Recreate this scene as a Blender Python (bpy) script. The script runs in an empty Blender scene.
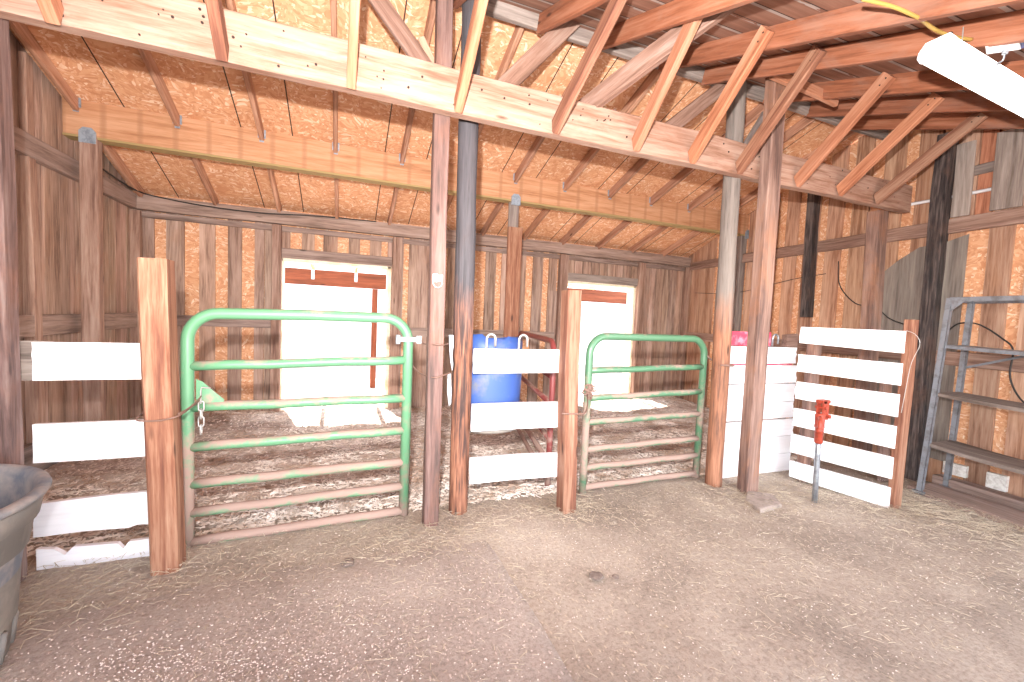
import bpy, bmesh, math, random
from mathutils import Vector, Matrix, noise
random.seed(7)
S = bpy.context.scene
COL = S.collection
V = Vector

# ------------------------------------------------------------------ materials
def nt(name, rough=.8, bump=None):
    m = bpy.data.materials.new(name); m.use_nodes = True
    t = m.node_tree; n = t.nodes; l = t.links
    b = n['Principled BSDF']; b.inputs['Roughness'].default_value = rough
    return m, n, l, b
def rgb(h, k=1.0):
    c = [int(h[i:i+2], 16) / 255 for i in (0, 2, 4)]
    return tuple(min(1, (((x + .055) / 1.055) ** 2.4 if x > .04045 else x / 12.92) * k) for x in c) + (1,)
def ramp(n, stops):
    r = n.new('ShaderNodeValToRGB'); e = r.color_ramp.elements
    while len(e) < len(stops): e.new(.5)
    for i, (p, c) in enumerate(stops): e[i].position = p; e[i].color = c
    return r
def coords(n, l, scale, rnd=True, world=False):
    tc = n.new('ShaderNodeTexCoord'); mp = n.new('ShaderNodeMapping')
    mp.inputs['Scale'].default_value = scale
    if rnd:
        oi = n.new('ShaderNodeObjectInfo'); mu = n.new('ShaderNodeMath'); mu.operation = 'MULTIPLY'; mu.inputs[1].default_value = 37.0
        cb = n.new('ShaderNodeCombineXYZ'); ad = n.new('ShaderNodeVectorMath'); ad.operation = 'ADD'
        l.new(oi.outputs['Random'], mu.inputs[0])
        for k in range(3): l.new(mu.outputs[0], cb.inputs[k])
        l.new(tc.outputs['Object'], ad.inputs[0]); l.new(cb.outputs[0], ad.inputs[1]); l.new(ad.outputs[0], mp.inputs['Vector'])
    else:
        l.new(tc.outputs['Object'], mp.inputs['Vector'])
    return mp
def noi(n, l, src, scale=1, detail=5, dist=0, rough=.6):
    t = n.new('ShaderNodeTexNoise'); t.inputs['Scale'].default_value = scale; t.inputs['Detail'].default_value = detail
    t.inputs['Distortion'].default_value = dist; t.inputs['Roughness'].default_value = rough
    if src is not None: l.new(src.outputs[0], t.inputs['Vector'])
    return t
def mixc(n, l, fac, a, b, mode='MIX'):
    m = n.new('ShaderNodeMix'); m.data_type = 'RGBA'; m.blend_type = mode
    for s, v in ((m.inputs[0], fac), (m.inputs[6], a), (m.inputs[7], b)):
        if isinstance(v, (int, float)): s.default_value = v
        elif isinstance(v, tuple): s.default_value = v
        else: l.new(v, s)
    return m
def wood(name, dark, mid, light, axis='x', grain=1.0, tint=False, knots=True, rough=.8, patch=None, band=None, bands=None):
    """axis = grain direction in object space. patch=(colour, amount): blotches of dirt; band=(colour, at, soft): second colour beyond a point along the grain."""
    m, n, l, b = nt(name, rough)
    lo, hi = .9, 13
    sc = {'x': (lo, hi, hi), 'y': (hi, lo, hi), 'z': (hi, hi, lo)}[axis]
    mp = coords(n, l, sc)
    a = noi(n, l, mp, 1, 6, .6, .65)
    mp2 = coords(n, l, tuple(s * 4.5 for s in sc)); f = noi(n, l, mp2, 1, 3, .3)
    sm = n.new('ShaderNodeMath'); sm.operation = 'MULTIPLY_ADD'; sm.inputs[1].default_value = .45 * grain; l.new(f.outputs[0], sm.inputs[0])
    s2 = n.new('ShaderNodeMath'); s2.operation = 'SUBTRACT'; s2.inputs[1].default_value = .22 * grain
    l.new(a.outputs[0], s2.inputs[0]); l.new(s2.outputs[0], sm.inputs[2])
    r = ramp(n, [(.22, tuple(x * .55 for x in dark[:3]) + (1,)), (.36, dark), (.5, mid), (.68, light)]); l.new(sm.outputs[0], r.inputs[0])
    c = r.outputs[0]
    if knots:
        mk = coords(n, l, {'x': (1.3, 5, 5), 'y': (5, 1.3, 5), 'z': (5, 5, 1.3)}[axis])
        v = n.new('ShaderNodeTexVoronoi'); v.inputs['Scale'].default_value = 1.3; l.new(mk.outputs[0], v.inputs['Vector'])
        kr = ramp(n, [(.045, (1, 1, 1, 1)), (.11, (0, 0, 0, 1))]); l.new(v.outputs['Distance'], kr.inputs[0])
        kd = mixc(n, l, kr.outputs[0], c, tuple(x * .35 for x in dark[:3]) + (1,)); c = kd.outputs[2]
    if band:
        tc = n.new('ShaderNodeTexCoord'); sx = n.new('ShaderNodeSeparateXYZ'); l.new(tc.outputs['Object'], sx.inputs[0])
        w = noi(n, l, coords(n, l, (2, 9, 9)), 1, 4); wm = n.new('ShaderNodeMath'); wm.operation = 'MULTIPLY_ADD'; wm.inputs[1].default_value = band[2]
        l.new(w.outputs[0], wm.inputs[0]); l.new(sx.outputs['XYZ'.index(axis.upper())], wm.inputs[2])
        mr = n.new('ShaderNodeMapRange'); mr.inputs['From Min'].default_value = band[1]; mr.inputs['From Max'].default_value = band[1] + .5 * band[2]
        l.new(wm.outputs[0], mr.inputs['Value'])
        sc2 = lambda k: tuple(min(1, x * k) for x in band[0][:3]) + (1,)
        rb_ = ramp(n, [(.3, sc2(.55)), (.5, sc2(1)), (.72, sc2(1.25))]); l.new(sm.outputs[0], rb_.inputs[0])
        c = mixc(n, l, mr.outputs[0], c, rb_.outputs[0]).outputs[2]
    if bands:
        wv = n.new('ShaderNodeTexWave'); wv.bands_direction = 'X'; wv.inputs['Scale'].default_value = bands[1]; wv.inputs['Distortion'].default_value = 1.2
        wv.inputs['Detail'].default_value = 1
        l.new(coords(n, l, (1, .15, .15), False).outputs[0], wv.inputs['Vector'])
        br = ramp(n, [(.0, (1, 1, 1, 1)), (.12, (0, 0, 0, 1))]); l.new(wv.outputs[0], br.inputs[0])
        bm_ = n.new('ShaderNodeMath'); bm_.operation = 'MULTIPLY'; bm_.inputs[1].default_value = .55; l.new(br.outputs[0], bm_.inputs[0])
        c = mixc(n, l, bm_.outputs[0], c, bands[0]).outputs[2]
    if patch:
        p = noi(n, l, coords(n, l, (1.7, 4, 4) if axis == 'x' else (4, 4, 1.7)), 1, 6, .4, .7)
        pr = ramp(n, [(.5 - .0 * patch[1], (0, 0, 0, 1)), (.72, (1, 1, 1, 1))]); l.new(p.outputs[0], pr.inputs[0])
        pm = n.new('ShaderNodeMath'); pm.operation = 'MULTIPLY'; pm.inputs[1].default_value = patch[1]; l.new(pr.outputs[0], pm.inputs[0])
        c = mixc(n, l, pm.outputs[0], c, patch[0]).outputs[2]
    if tint:
        at = n.new('ShaderNodeAttribute'); at.attribute_name = 'tint'
        c = mixc(n, l, 1.0, c, at.outputs['Color'], 'MULTIPLY').outputs[2]
    else:
        oi = n.new('ShaderNodeObjectInfo'); rr = ramp(n, [(0, (.8, .8, .82, 1)), (1, (1.0, 1.0, .98, 1))]); l.new(oi.outputs['Random'], rr.inputs[0])
        c = mixc(n, l, 1.0, c, rr.outputs[0], 'MULTIPLY').outputs[2]
    l.new(c, b.inputs['Base Color'])
    bp = n.new('ShaderNodeBump'); bp.inputs['Strength'].default_value = .6; bp.inputs['Distance'].default_value = .008
    l.new(sm.outputs[0], bp.inputs['Height']); l.new(bp.outputs[0], b.inputs['Normal'])
    return m
def plain(name, col, rough=.5, metal=0, var=None, vs=18, bump=0, detail=6, thr=(.45, .65)):
    m, n, l, b = nt(name, rough); b.inputs['Metallic'].default_value = metal
    if var:
        t = noi(n, l, coords(n, l, (vs,) * 3), 1, detail, .2, .65); r = ramp(n, [(thr[0], col), (thr[1], var)]); l.new(t.outputs[0], r.inputs[0])
        l.new(r.outputs[0], b.inputs['Base Color'])
        if bump:
            bp = n.new('ShaderNodeBump'); bp.inputs['Strength'].default_value = bump; bp.inputs['Distance'].default_value = .01
            l.new(t.outputs[0], bp.inputs['Height']); l.new(bp.outputs[0], b.inputs['Normal'])
    else: b.inputs['Base Color'].default_value = col
    return m

def osb_mat(name, seams):
    m, n, l, b = nt(name, .75)
    tc = n.new('ShaderNodeTexCoord')
    warp = noi(n, l, None, 1.8, 2); l.new(tc.outputs['Object'], warp.inputs['Vector'])
    outs = []
    for i, (sc, rot) in enumerate((((11, 46, 46), .5), ((46, 13, 42), -.4), ((16, 56, 56), 1.2))):
        mp = n.new('ShaderNodeMapping'); mp.inputs['Scale'].default_value = sc; mp.inputs['Rotation'].default_value = (rot * .6, rot * .5, rot)
        mx = n.new('ShaderNodeVectorMath'); mx.operation = 'MULTIPLY_ADD'; mx.inputs[1].default_value = (.5, .5, .5)
        l.new(warp.outputs['Color'], mx.inputs[0]); l.new(tc.outputs['Object'], mx.inputs[2]); l.new(mx.outputs[0], mp.inputs['Vector'])
        v = n.new('ShaderNodeTexVoronoi'); v.inputs['Scale'].default_value = 1; l.new(mp.outputs[0], v.inputs['Vector'])
        sp = n.new('ShaderNodeSeparateColor'); l.new(v.outputs['Color'], sp.inputs[0]); outs.append((sp, v))
    g = n.new('ShaderNodeMath'); g.operation = 'GREATER_THAN'; g.inputs[1].default_value = .5; l.new(outs[0][0].outputs[1], g.inputs[0])
    g2 = n.new('ShaderNodeMath'); g2.operation = 'GREATER_THAN'; g2.inputs[1].default_value = .6; l.new(outs[1][0].outputs[1], g2.inputs[0])
    def rp(sp):
        r = ramp(n, [(0, rgb('cf9067')), (.25, rgb('d99d74')), (.55, rgb('e0a980')), (.85, rgb('e8b791')), (1, rgb('f6dcc0'))]); l.new(sp.outputs[0], r.inputs[0]); return r
    c = mixc(n, l, g.outputs[0], rp(outs[1][0]).outputs[0], rp(outs[0][0]).outputs[0])
    c = mixc(n, l, g2.outputs[0], c.outputs[2], rp(outs[2][0]).outputs[0]).outputs[2]
    big = noi(n, l, None, 1.1, 4); l.new(tc.outputs['Object'], big.inputs['Vector'])
    br = ramp(n, [(.35, (.86, .84, .82, 1)), (.65, (1, 1, 1, 1))]); l.new(big.outputs[0], br.inputs[0])
    c = mixc(n, l, 1.0, c, br.outputs[0], 'MULTIPLY').outputs[2]
    if seams:
        sx = n.new('ShaderNodeSeparateXYZ'); l.new(tc.outputs['Object'], sx.inputs[0])
        for off in (-.53, -.99):
            a = n.new('ShaderNodeMath'); a.operation = 'SUBTRACT'; a.inputs[1].default_value = off - 13.8; l.new(sx.outputs[0], a.inputs[0])
            q = n.new('ShaderNodeMath'); q.operation = 'MODULO'; q.inputs[1].default_value = 1.38; l.new(a.outputs[0], q.inputs[0])
            t = n.new('ShaderNodeMath'); t.operation = 'LESS_THAN'; t.inputs[1].default_value = .011; l.new(q.outputs[0], t.inputs[0])
            c = mixc(n, l, t.outputs[0], c, rgb('3a2418')).outputs[2]
    l.new(c, b.inputs['Base Color'])
    bp = n.new('ShaderNodeBump'); bp.inputs['Strength'].default_value = .25; bp.inputs['Distance'].default_value = .003
    l.new(outs[0][0].outputs[0], bp.inputs['Height']); l.new(bp.outputs[0], b.inputs['Normal'])
    return m

M = {}
M['osb'] = osb_mat('oriented_strand_board', True)
M['osb_wall'] = osb_mat('oriented_strand_board_wall', False)
M['pine'] = wood('new_pine', rgb('cf9067'), rgb('dca47c'), rgb('e8bd98'))
M['beamA'] = wood('pale_beam', rgb('8a6552'), rgb('a38170'), rgb('b39787'), patch=(rgb('84563f'), .65))
M['glulam'] = wood('glulam', rgb('b07c58'), rgb('c08e6a'), rgb('cd9f7e'), knots=False, bands=(rgb('a07252'), 1.15))
M['redwood'] = wood('redwood', rgb('6f4231'), rgb('8b5c45'), rgb('ab836a'))
M['old'] = wood('old_brown', rgb('7c5c4e'), rgb('9c7b6a'), rgb('b59888'))
M['oldred'] = wood('old_red_brown', rgb('52403b'), rgb('6c514a'), rgb('836a63'), patch=(rgb('8c5c44'), .5))
M['bark'] = wood('bark_pole', rgb('4a342e'), rgb('8a5a44'), rgb('b37d60'), band=(rgb('4d494c'), 1.75, .8), grain=1.8, knots=True, patch=(rgb('4a3630'), .45))
M['greypole'] = wood('grey_pole', rgb('73503f'), rgb('a06c50'), rgb('b98365'), band=(rgb('83786f'), 1.75, .7), grain=1.4)
M['black'] = wood('tarred_post', rgb('2b2423'), rgb('463b38'), rgb('6b5d56'), grain=2.0, patch=(rgb('7a5a4a'), .6))
M['grey'] = wood('weathered_grey', rgb('6f625a'), rgb('8d7f77'), rgb('a99c93'))
M['greyred'] = wood('dark_left_post', rgb('56403a'), rgb('7d625b'), rgb('99857c'), patch=(rgb('a8735a'), .5))
M['rafter_far'] = wood('rafter_brown', rgb('976a50'), rgb('b5866c'), rgb('c9a088'))
M['rafter_near'] = wood('rafter_orange', rgb('7f4a30'), rgb('985c3f'), rgb('aa7257'), patch=(rgb('94796b'), .55))
M['brown'] = wood('brown_post', rgb('624a42'), rgb('816459'), rgb('9c7f72'), patch=(rgb('a8714f'), .6))
M['plank_wall'] = wood('wall_boards', rgb('82685a'), rgb('a88c7c'), rgb('c2a797'), axis='z', tint=True, knots=False, patch=(rgb('b08468'), .45))
M['plank_right'] = wood('right_wall_boards', rgb('8e654e'), rgb('b58c73'), rgb('cda98f'), axis='z', tint=True, knots=False, patch=(rgb('b5835f'), .5))
M['plank_plain'] = wood('loose_board', rgb('7d675c'), rgb('9a8378'), rgb('b09a8f'), axis='x')
M['strutw'] = wood('dusty_strut', rgb('775747'), rgb('927060'), rgb('a68c7e'))
M['porch'] = wood('porch_orange', rgb('5c3018'), rgb('6e3a20'), rgb('80482c'))
M['white'] = None
m, n, l, b = nt('white_paint', .45)
t = noi(n, l, coords(n, l, (3, 40, 40)), 1, 5); r = ramp(n, [(.3, rgb('ebeaee')), (.5, rgb('f5f4f8'))]); l.new(t.outputs[0], r.inputs[0])
t2 = noi(n, l, coords(n, l, (14, 30, 30)), 1, 6, .3, .8); r2 = ramp(n, [(.70, (0, 0, 0, 1)), (.78, (1, 1, 1, 1))]); l.new(t2.outputs[0], r2.inputs[0])
c = mixc(n, l, r2.outputs[0], r.outputs[0], rgb('8d8078')); l.new(c.outputs[2], b.inputs['Base Color']); M['white'] = m
M['redpaint'] = plain('red_spray_paint', rgb('c8405a'), .5, 0, rgb('e590a0'), 9, thr=(.45, .6))
def gate_mat(name, green, lvl):
    m, n, l, b = nt(name, .42)
    t = noi(n, l, coords(n, l, (6, 6, 6)), 1, 6, .3, .7)
    ge = n.new('ShaderNodeNewGeometry'); sn = n.new('ShaderNodeSeparateXYZ'); l.new(ge.outputs['Normal'], sn.inputs[0])
    sp = n.new('ShaderNodeSeparateXYZ'); l.new(ge.outputs['Position'], sp.inputs[0])
    mr = n.new('ShaderNodeMapRange'); mr.inputs['From Min'].default_value = 1.3; mr.inputs['From Max'].default_value = 0
    mr.inputs['To Min'].default_value = -.10 + lvl; mr.inputs['To Max'].default_value = .30 + lvl; l.new(sp.outputs[2], mr.inputs['Value'])
    a = n.new('ShaderNodeMath'); a.operation = 'MULTIPLY_ADD'; a.inputs[1].default_value = .16; l.new(sn.outputs[2], a.inputs[0]); l.new(mr.outputs[0], a.inputs[2])
    a2 = n.new('ShaderNodeMath'); a2.operation = 'ADD'; l.new(t.outputs[0], a2.inputs[0]); l.new(a.outputs[0], a2.inputs[1])
    r = ramp(n, [(.55, (0, 0, 0, 1)), (.72, (1, 1, 1, 1))]); l.new(a2.outputs[0], r.inputs[0])
    c = mixc(n, l, r.outputs[0], green, rgb('9b8276')); l.new(c.outputs[2], b.inputs['Base Color'])
    rr = n.new('ShaderNodeMapRange'); rr.inputs['To Min'].default_value = .35; rr.inputs['To Max'].default_value = .9; l.new(r.outputs[0], rr.inputs['Value']); l.new(rr.outputs[0], b.inputs['Roughness'])
    return m
M['green'] = gate_mat('green_gate_paint', rgb('5f8f6b'), 0)
M['green2'] = gate_mat('green_gate_paint_dark', rgb('50775a'), .02)
M['redgate'] = gate_mat('maroon_gate_paint', rgb('7c3a38'), -.08)
M['galv'] = plain('galvanised', rgb('a7adb4'), .35, .7, rgb('8b8f95'), 30)
M['chain'] = plain('chain_zinc', rgb('b4b0ac'), .4, .5)
M['wire'] = plain('rusty_wire', rgb('85685c'), .6, .3)
M['bracket'] = plain('bracket_steel', rgb('a9b7c4'), .4, .4, rgb('8793a0'), 25)
M['redmetal'] = plain('red_hydrant_paint', rgb('a8422e'), .5, 0, rgb('7d3526'), 40)
M['blue'] = plain('blue_plastic', rgb('34508f'), .5, 0, rgb('63666e'), 3.2, thr=(.48, .62))
M['rubber'] = plain('dusty_rubber', rgb('666b75'), .7, 0, rgb('98908a'), 7, .25, thr=(.4, .66))
M['rubber_side'] = plain('dusty_rubber_side', rgb('726d68'), .75, 0, rgb('938a80'), 5, .25, thr=(.4, .66))
M['shelf'] = plain('shelf_steel', rgb('85888e'), .5, .3, rgb('6c6a6c'), 14)
M['shelf_board'] = wood('shelf_board', rgb('5c4e46'), rgb('766860'), rgb('8b7e76'), axis='y')
M['concrete'] = plain('concrete', rgb('a3958c'), .85, 0, rgb('80726a'), 12, .4)
M['block'] = plain('foundation_block', rgb('e0dcd6'), .8, 0, rgb('b9b0a8'), 20, .2)
M['plastic'] = plain('white_plastic', rgb('e8e8ea'), .4)
M['cable_black'] = plain('black_cable', rgb('2b2522'), .6)
M['cable_yellow'] = plain('yellow_cable', rgb('a88a48'), .5)
M['blueplastic'] = plain('blue_box_plastic', rgb('2c3d78'), .4)
M['tag'] = plain('white_tape', rgb('eeeeee'), .5)
M['cream'] = plain('cream_trim', rgb('f0e2cc'), .6, 0, rgb('e2cba8'), 8)
M['outwall'] = plain('white_siding', rgb('efeeee'), .7)
M['nail'] = plain('nail', rgb('3a2b26'), .6, .3)
m, n, l, b = nt('lamp_diffuser', .4); b.inputs['Base Color'].default_value = (.9, .9, .9, 1); b.inputs['Emission Color'].default_value = (1, .98, .95, 1); b.inputs['Emission Strength'].default_value = 3; M['lamp'] = m
# near roof: planks along X with pale dusty gaps
m, n, l, b = nt('roof_planks', .8)
mp = coords(n, l, (.8, 12, 12), False); a = noi(n, l, mp, 1, 6, .5); r = ramp(n, [(.3, rgb('74503f')), (.5, rgb('8c6350')), (.72, rgb('a07b68'))]); l.new(a.outputs[0], r.inputs[0])
tc = n.new('ShaderNodeTexCoord'); sx = n.new('ShaderNodeSeparateXYZ'); l.new(tc.outputs['Object'], sx.inputs[0])
q = n.new('ShaderNodeMath'); q.operation = 'MODULO'; q.inputs[1].default_value = .19
qa = n.new('ShaderNodeMath'); qa.operation = 'ADD'; qa.inputs[1].default_value = 19.0; l.new(sx.outputs[1], qa.inputs[0]); l.new(qa.outputs[0], q.inputs[0])
d1 = n.new('ShaderNodeMath'); d1.operation = 'LESS_THAN'; d1.inputs[1].default_value = .01; l.new(q.outputs[0], d1.inputs[0])
d2 = n.new('ShaderNodeMath'); d2.operation = 'LESS_THAN'; d2.inputs[1].default_value = .036; l.new(q.outputs[0], d2.inputs[0])
pn = noi(n, l, coords(n, l, (2.2, 6, 2), False), 1, 4); pm = n.new('ShaderNodeMath'); pm.operation = 'GREATER_THAN'; pm.inputs[1].default_value = .42; l.new(pn.outputs[0], pm.inputs[0])
d3 = n.new('ShaderNodeMath'); d3.operation = 'MULTIPLY'; l.new(d2.outputs[0], d3.inputs[0]); l.new(pm.outputs[0], d3.inputs[1])
c = mixc(n, l, d3.outputs[0], r.outputs[0], rgb('a89c94')); c = mixc(n, l, d1.outputs[0], c.outputs[2], rgb('3f2820'))
l.new(c.outputs[2], b.inputs['Base Color']); M['roof'] = m
# floor
def dirt(name, c1, c2, c3, fleck, sc=1.0, fs=75, ft=.86):
    m, n, l, b = nt(name, .95)
    mp = coords(n, l, (1, 1, 1), False)
    a = noi(n, l, mp, 1.3 * sc, 8, .3, .65); r = ramp(n, [(.32, c1), (.5, c2), (.68, c3)]); l.new(a.outputs[0], r.inputs[0])
    f = noi(n, l, mp, 55, 5, 0, .75); fr = ramp(n, [(.35, (.66, .64, .62, 1)), (.55, (1, 1, 1, 1))]); l.new(f.outputs[0], fr.inputs[0])
    c = mixc(n, l, 1, r.outputs[0], fr.outputs[0], 'MULTIPLY')
    v = n.new('ShaderNodeTexVoronoi'); v.inputs['Scale'].default_value = fs; v.inputs['Randomness'].default_value = 1
    ml = n.new('ShaderNodeMapping'); ml.inputs['Scale'].default_value = (1, .45, 1); ml.inputs['Rotation'].default_value = (0, 0, .6); l.new(mp.outputs[0], ml.inputs[0]); l.new(ml.outputs[0], v.inputs['Vector'])
    sp = n.new('ShaderNodeSeparateColor'); l.new(v.outputs['Color'], sp.inputs[0])
    g = n.new('ShaderNodeMath'); g.operation = 'GREATER_THAN'; g.inputs[1].default_value = ft; l.new(sp.outputs[0], g.inputs[0])
    g2 = n.new('ShaderNodeMath'); g2.operation = 'LESS_THAN'; g2.inputs[1].default_value = .35; l.new(v.outputs['Distance'], g2.inputs[0])
    g3 = n.new('ShaderNodeMath'); g3.operation = 'MULTIPLY'; l.new(g.outputs[0], g3.inputs[0]); l.new(g2.outputs[0], g3.inputs[1])
    c = mixc(n, l, g3.outputs[0], c.outputs[2], fleck)
    l.new(c.outputs[2], b.inputs['Base Color'])
    bp = n.new('ShaderNodeBump'); bp.inputs['Strength'].default_value = .6; bp.inputs['Distance'].default_value = .012
    l.new(f.outputs[0], bp.inputs['Height']); l.new(bp.outputs[0], b.inputs['Normal'])
    return m
M['dirt'] = dirt('dirt_floor', rgb('94867a'), rgb('ab9c8e'), rgb('bcaea0'), rgb('bfae9a'))
M['mat'] = dirt('dirty_mat', rgb('9b8c82'), rgb('aea096'), rgb('bdb0a5'), rgb('c4b3a8'))
M['bed'] = dirt('bedding', rgb('938274'), rgb('c4b5a8'), rgb('e2d7cd'), rgb('f2eae2'), 4, 34, .6)
M['outdirt'] = dirt('outside_dirt', rgb('b8a69c'), rgb('c7b7ae'), rgb('d6c8c0'), rgb('e6dcd6'))
M['straw'] = plain('straw', rgb('c9baa2'), .8, 0, rgb('9c8b76'), 3)
M['straw_pale'] = plain('wood_shavings', rgb('f0e6dc'), .85, 0, rgb('b39b88'), 3, thr=(.4, .6))
M['pellet'] = plain('pale_pellets', rgb('e0d3ca'), .85, 0, rgb('c2b0a4'), 5)
M['dung'] = plain('dark_clump', rgb('73645c'), .95, 0, rgb('96877d'), 30, .5)

# ------------------------------------------------------------------ helpers
def tag(o, label=None, cat=None, group=None, kind=None):
    if label: o['label'] = label
    if cat: o['category'] = cat
    if group: o['group'] = group
    if kind: o['kind'] = kind
    return o
def empty(name, loc, label, cat, group=None):
    o = bpy.data.objects.new(name, None); COL.objects.link(o); o.location = loc; o.empty_display_size = .1
    return tag(o, label, cat, group)
def link(name, bm, mats, parent=None, mw=None, smooth=False):
    me = bpy.data.meshes.new(name); bmesh.ops.recalc_face_normals(bm, faces=bm.faces); bm.to_mesh(me); bm.free()
    if not isinstance(mats, (list, tuple)): mats = [mats]
    for m in mats: me.materials.append(m)
    if smooth:
        for p in me.polygons: p.use_smooth = True
    o = bpy.data.objects.new(name, me); COL.objects.link(o)
    mw = mw or Matrix.Identity(4)
    if parent is not None:
        o.parent = parent; q = parent; pw = V((0, 0, 0))
        while q is not None: pw += V(q.location); q = q.parent
        mw = Matrix.Translation(-pw) @ mw
    o.matrix_basis = mw
    return o
def bx(bm, lo, hi, mi=0, tint=None, lay=None):
    x0, y0, z0 = lo; x1, y1, z1 = hi
    vs = [bm.verts.new(p) for p in ((x0,y0,z0),(x1,y0,z0),(x1,y1,z0),(x0,y1,z0),(x0,y0,z1),(x1,y0,z1),(x1,y1,z1),(x0,y1,z1))]
    fs = []
    for q in ((0,3,2,1),(4,5,6,7),(0,1,5,4),(1,2,6,5),(2,3,7,6),(3,0,4,7)):
        f = bm.faces.new([vs[i] for i in q]); f.material_index = mi; fs.append(f)
        if lay is not None:
            for lp in f.loops: lp[lay] = tint
    return vs
def loft(bm, rings, cap=True, mi=0, closed=True):
    R = [[bm.verts.new(p) for p in r] for r in rings]
    k = len(R[0])
    for a, b_ in zip(R, R[1:]):
        for i in range(k if closed else k - 1):
            f = bm.faces.new((a[i], a[(i+1) % k], b_[(i+1) % k], b_[i])); f.material_index = mi
    if cap:
        for r in (R[0], R[-1]):
            f = bm.faces.new(r); f.material_index = mi
    return R
def frame_from(p0, p1, up=(0, 0, 1)):
    p0, p1 = V(p0), V(p1); x = (p1 - p0).normalized(); u = V(up)
    if abs(x.dot(u)) > .97: u = V((0, 1, 0))
    z = (u - x * u.dot(x)).normalized(); y = z.cross(x)
    m = Matrix((x, y, z)).transposed().to_4x4(); m.translation = p0
    return m, (p1 - p0).length
def timber_bm(L, w, h, jit=.003, ch=.006, seg=None, seed=0, taper=1.0):
    rnd = random.Random(seed); seg = seg or max(2, int(L / .25)); bm = bmesh.new(); rings = []
    so = rnd.random() * 50
    for i in range(seg + 1):
        t = i / seg; k = 1 + (taper - 1) * t; a, c_ = w / 2 * k, h / 2 * k
        dy = noise.noise(V((so, t * L * 1.3, 0))) * jit * 2; dz = noise.noise(V((so, 7, t * L * 1.3))) * jit * 2
        prof = [(-a+ch,-c_),(a-ch,-c_),(a,-c_+ch),(a,c_-ch),(a-ch,c_),(-a+ch,c_),(-a,c_-ch),(-a,-c_+ch)]
        rings.append([(t * L, y + dy + rnd.uniform(-jit, jit) * .5, z + dz + rnd.uniform(-jit, jit) * .5) for y, z in prof])
    loft(bm, rings); return bm
_sd = [0]
def timber(name, p0, p1, w, h, mat, up=(0, 0, 1), parent=None, label=None, cat=None, group=None, kind=None, **k):
    """w across (horizontal for sloping timbers), h along 'up'. Posts: w along X, h along Y."""
    _sd[0] += 1
    mw, L = frame_from(p0, p1, up)
    o = link(name, timber_bm(L, w, h, seed=_sd[0], **k), mat, parent, mw)
    return tag(o, label, cat, group, kind)
def tube(bm, pts, r, k=8, cap=True, closed=False):
    pts = [V(p) for p in pts]; rings = []; N = len(pts); prev = None
    for i, p in enumerate(pts):
        a = pts[(i - 1) % N] if (i or closed) else p; b_ = pts[(i + 1) % N] if (i < N - 1 or closed) else p
        t = (b_ - a).normalized()
        if prev is None: u = t.orthogonal().normalized()
        else: u = (prev - t * prev.dot(t)).normalized()
        prev = u; w = t.cross(u); rr = r[i] if isinstance(r, (list, tuple)) else r
        rings.append([p + (u * math.cos(2*math.pi*j/k) + w * math.sin(2*math.pi*j/k)) * rr for j in range(k)])
    if closed:
        rings.append(rings[0][:]); R = [[bm.verts.new(q) for q in rg] for rg in rings[:-1]]; R.append(R[0])
        for a, b_ in zip(R, R[1:]):
            for i in range(k): bm.faces.new((a[i], a[(i+1) % k], b_[(i+1) % k], b_[i]))
    else: loft(bm, rings, cap)
def smooth_path(pts, n=6):
    pts = [V(p) for p in pts]; out = []
    P = [pts[0]] + pts + [pts[-1]]
    for i in range(1, len(P) - 2):
        for s in range(n):
            t = s / n; a, b_, c_, d = P[i-1], P[i], P[i+1], P[i+2]
            out.append(.5 * ((2*b_) + (c_-a)*t + (2*a-5*b_+4*c_-d)*t*t + (3*b_-a-3*c_+d)*t**3))
    out.append(pts[-1]); return out
def cable(name, pts, r, mat, label, cat, n=6, parent=None, group=None):
    bm = bmesh.new(); tube(bm, smooth_path(pts, n), r, 6)
    return tag(link(name, bm, mat, parent, smooth=True), label, cat, group)
def pole(name, p0, p1, r, mat, flat=1.0, label=None, cat=None, k=14):
    """round log with an uneven surface"""
    mw, L = frame_from(p0, p1); bm = bmesh.new(); rings = []; seg = int(L / .12); so = r * 777
    for i in range(seg + 1):
        t = i / seg; ring = []
        for j in range(k):
            a = 2 * math.pi * j / k
            rr = r * (1 + .10 * noise.noise(V((math.cos(a) * 1.5 + so, math.sin(a) * 1.5, t * L * 1.6))) + .04 * noise.noise(V((math.cos(a) * 4, math.sin(a) * 4 + so, t * L * 9))))
            ring.append((t * L, math.cos(a) * rr, math.sin(a) * rr * flat))
        rings.append(ring)
    loft(bm, rings); return tag(link(name, bm, mat, None, mw, smooth=True), label, cat)
def lathe(bm, prof, k=32, cx=0, cy=0, cap=True):
    rings = [[(cx + r * math.cos(2*math.pi*j/k), cy + r * math.sin(2*math.pi*j/k), z) for j in range(k)] for r, z in prof]
    loft(bm, rings, cap)
def prism(bm, outline, d0, d1, mi=0):
    """outline in local x,z extruded along y"""
    loft(bm, [[(x, d0, z) for x, z in outline], [(x, d1, z) for x, z in outline]], mi=mi)

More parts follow.
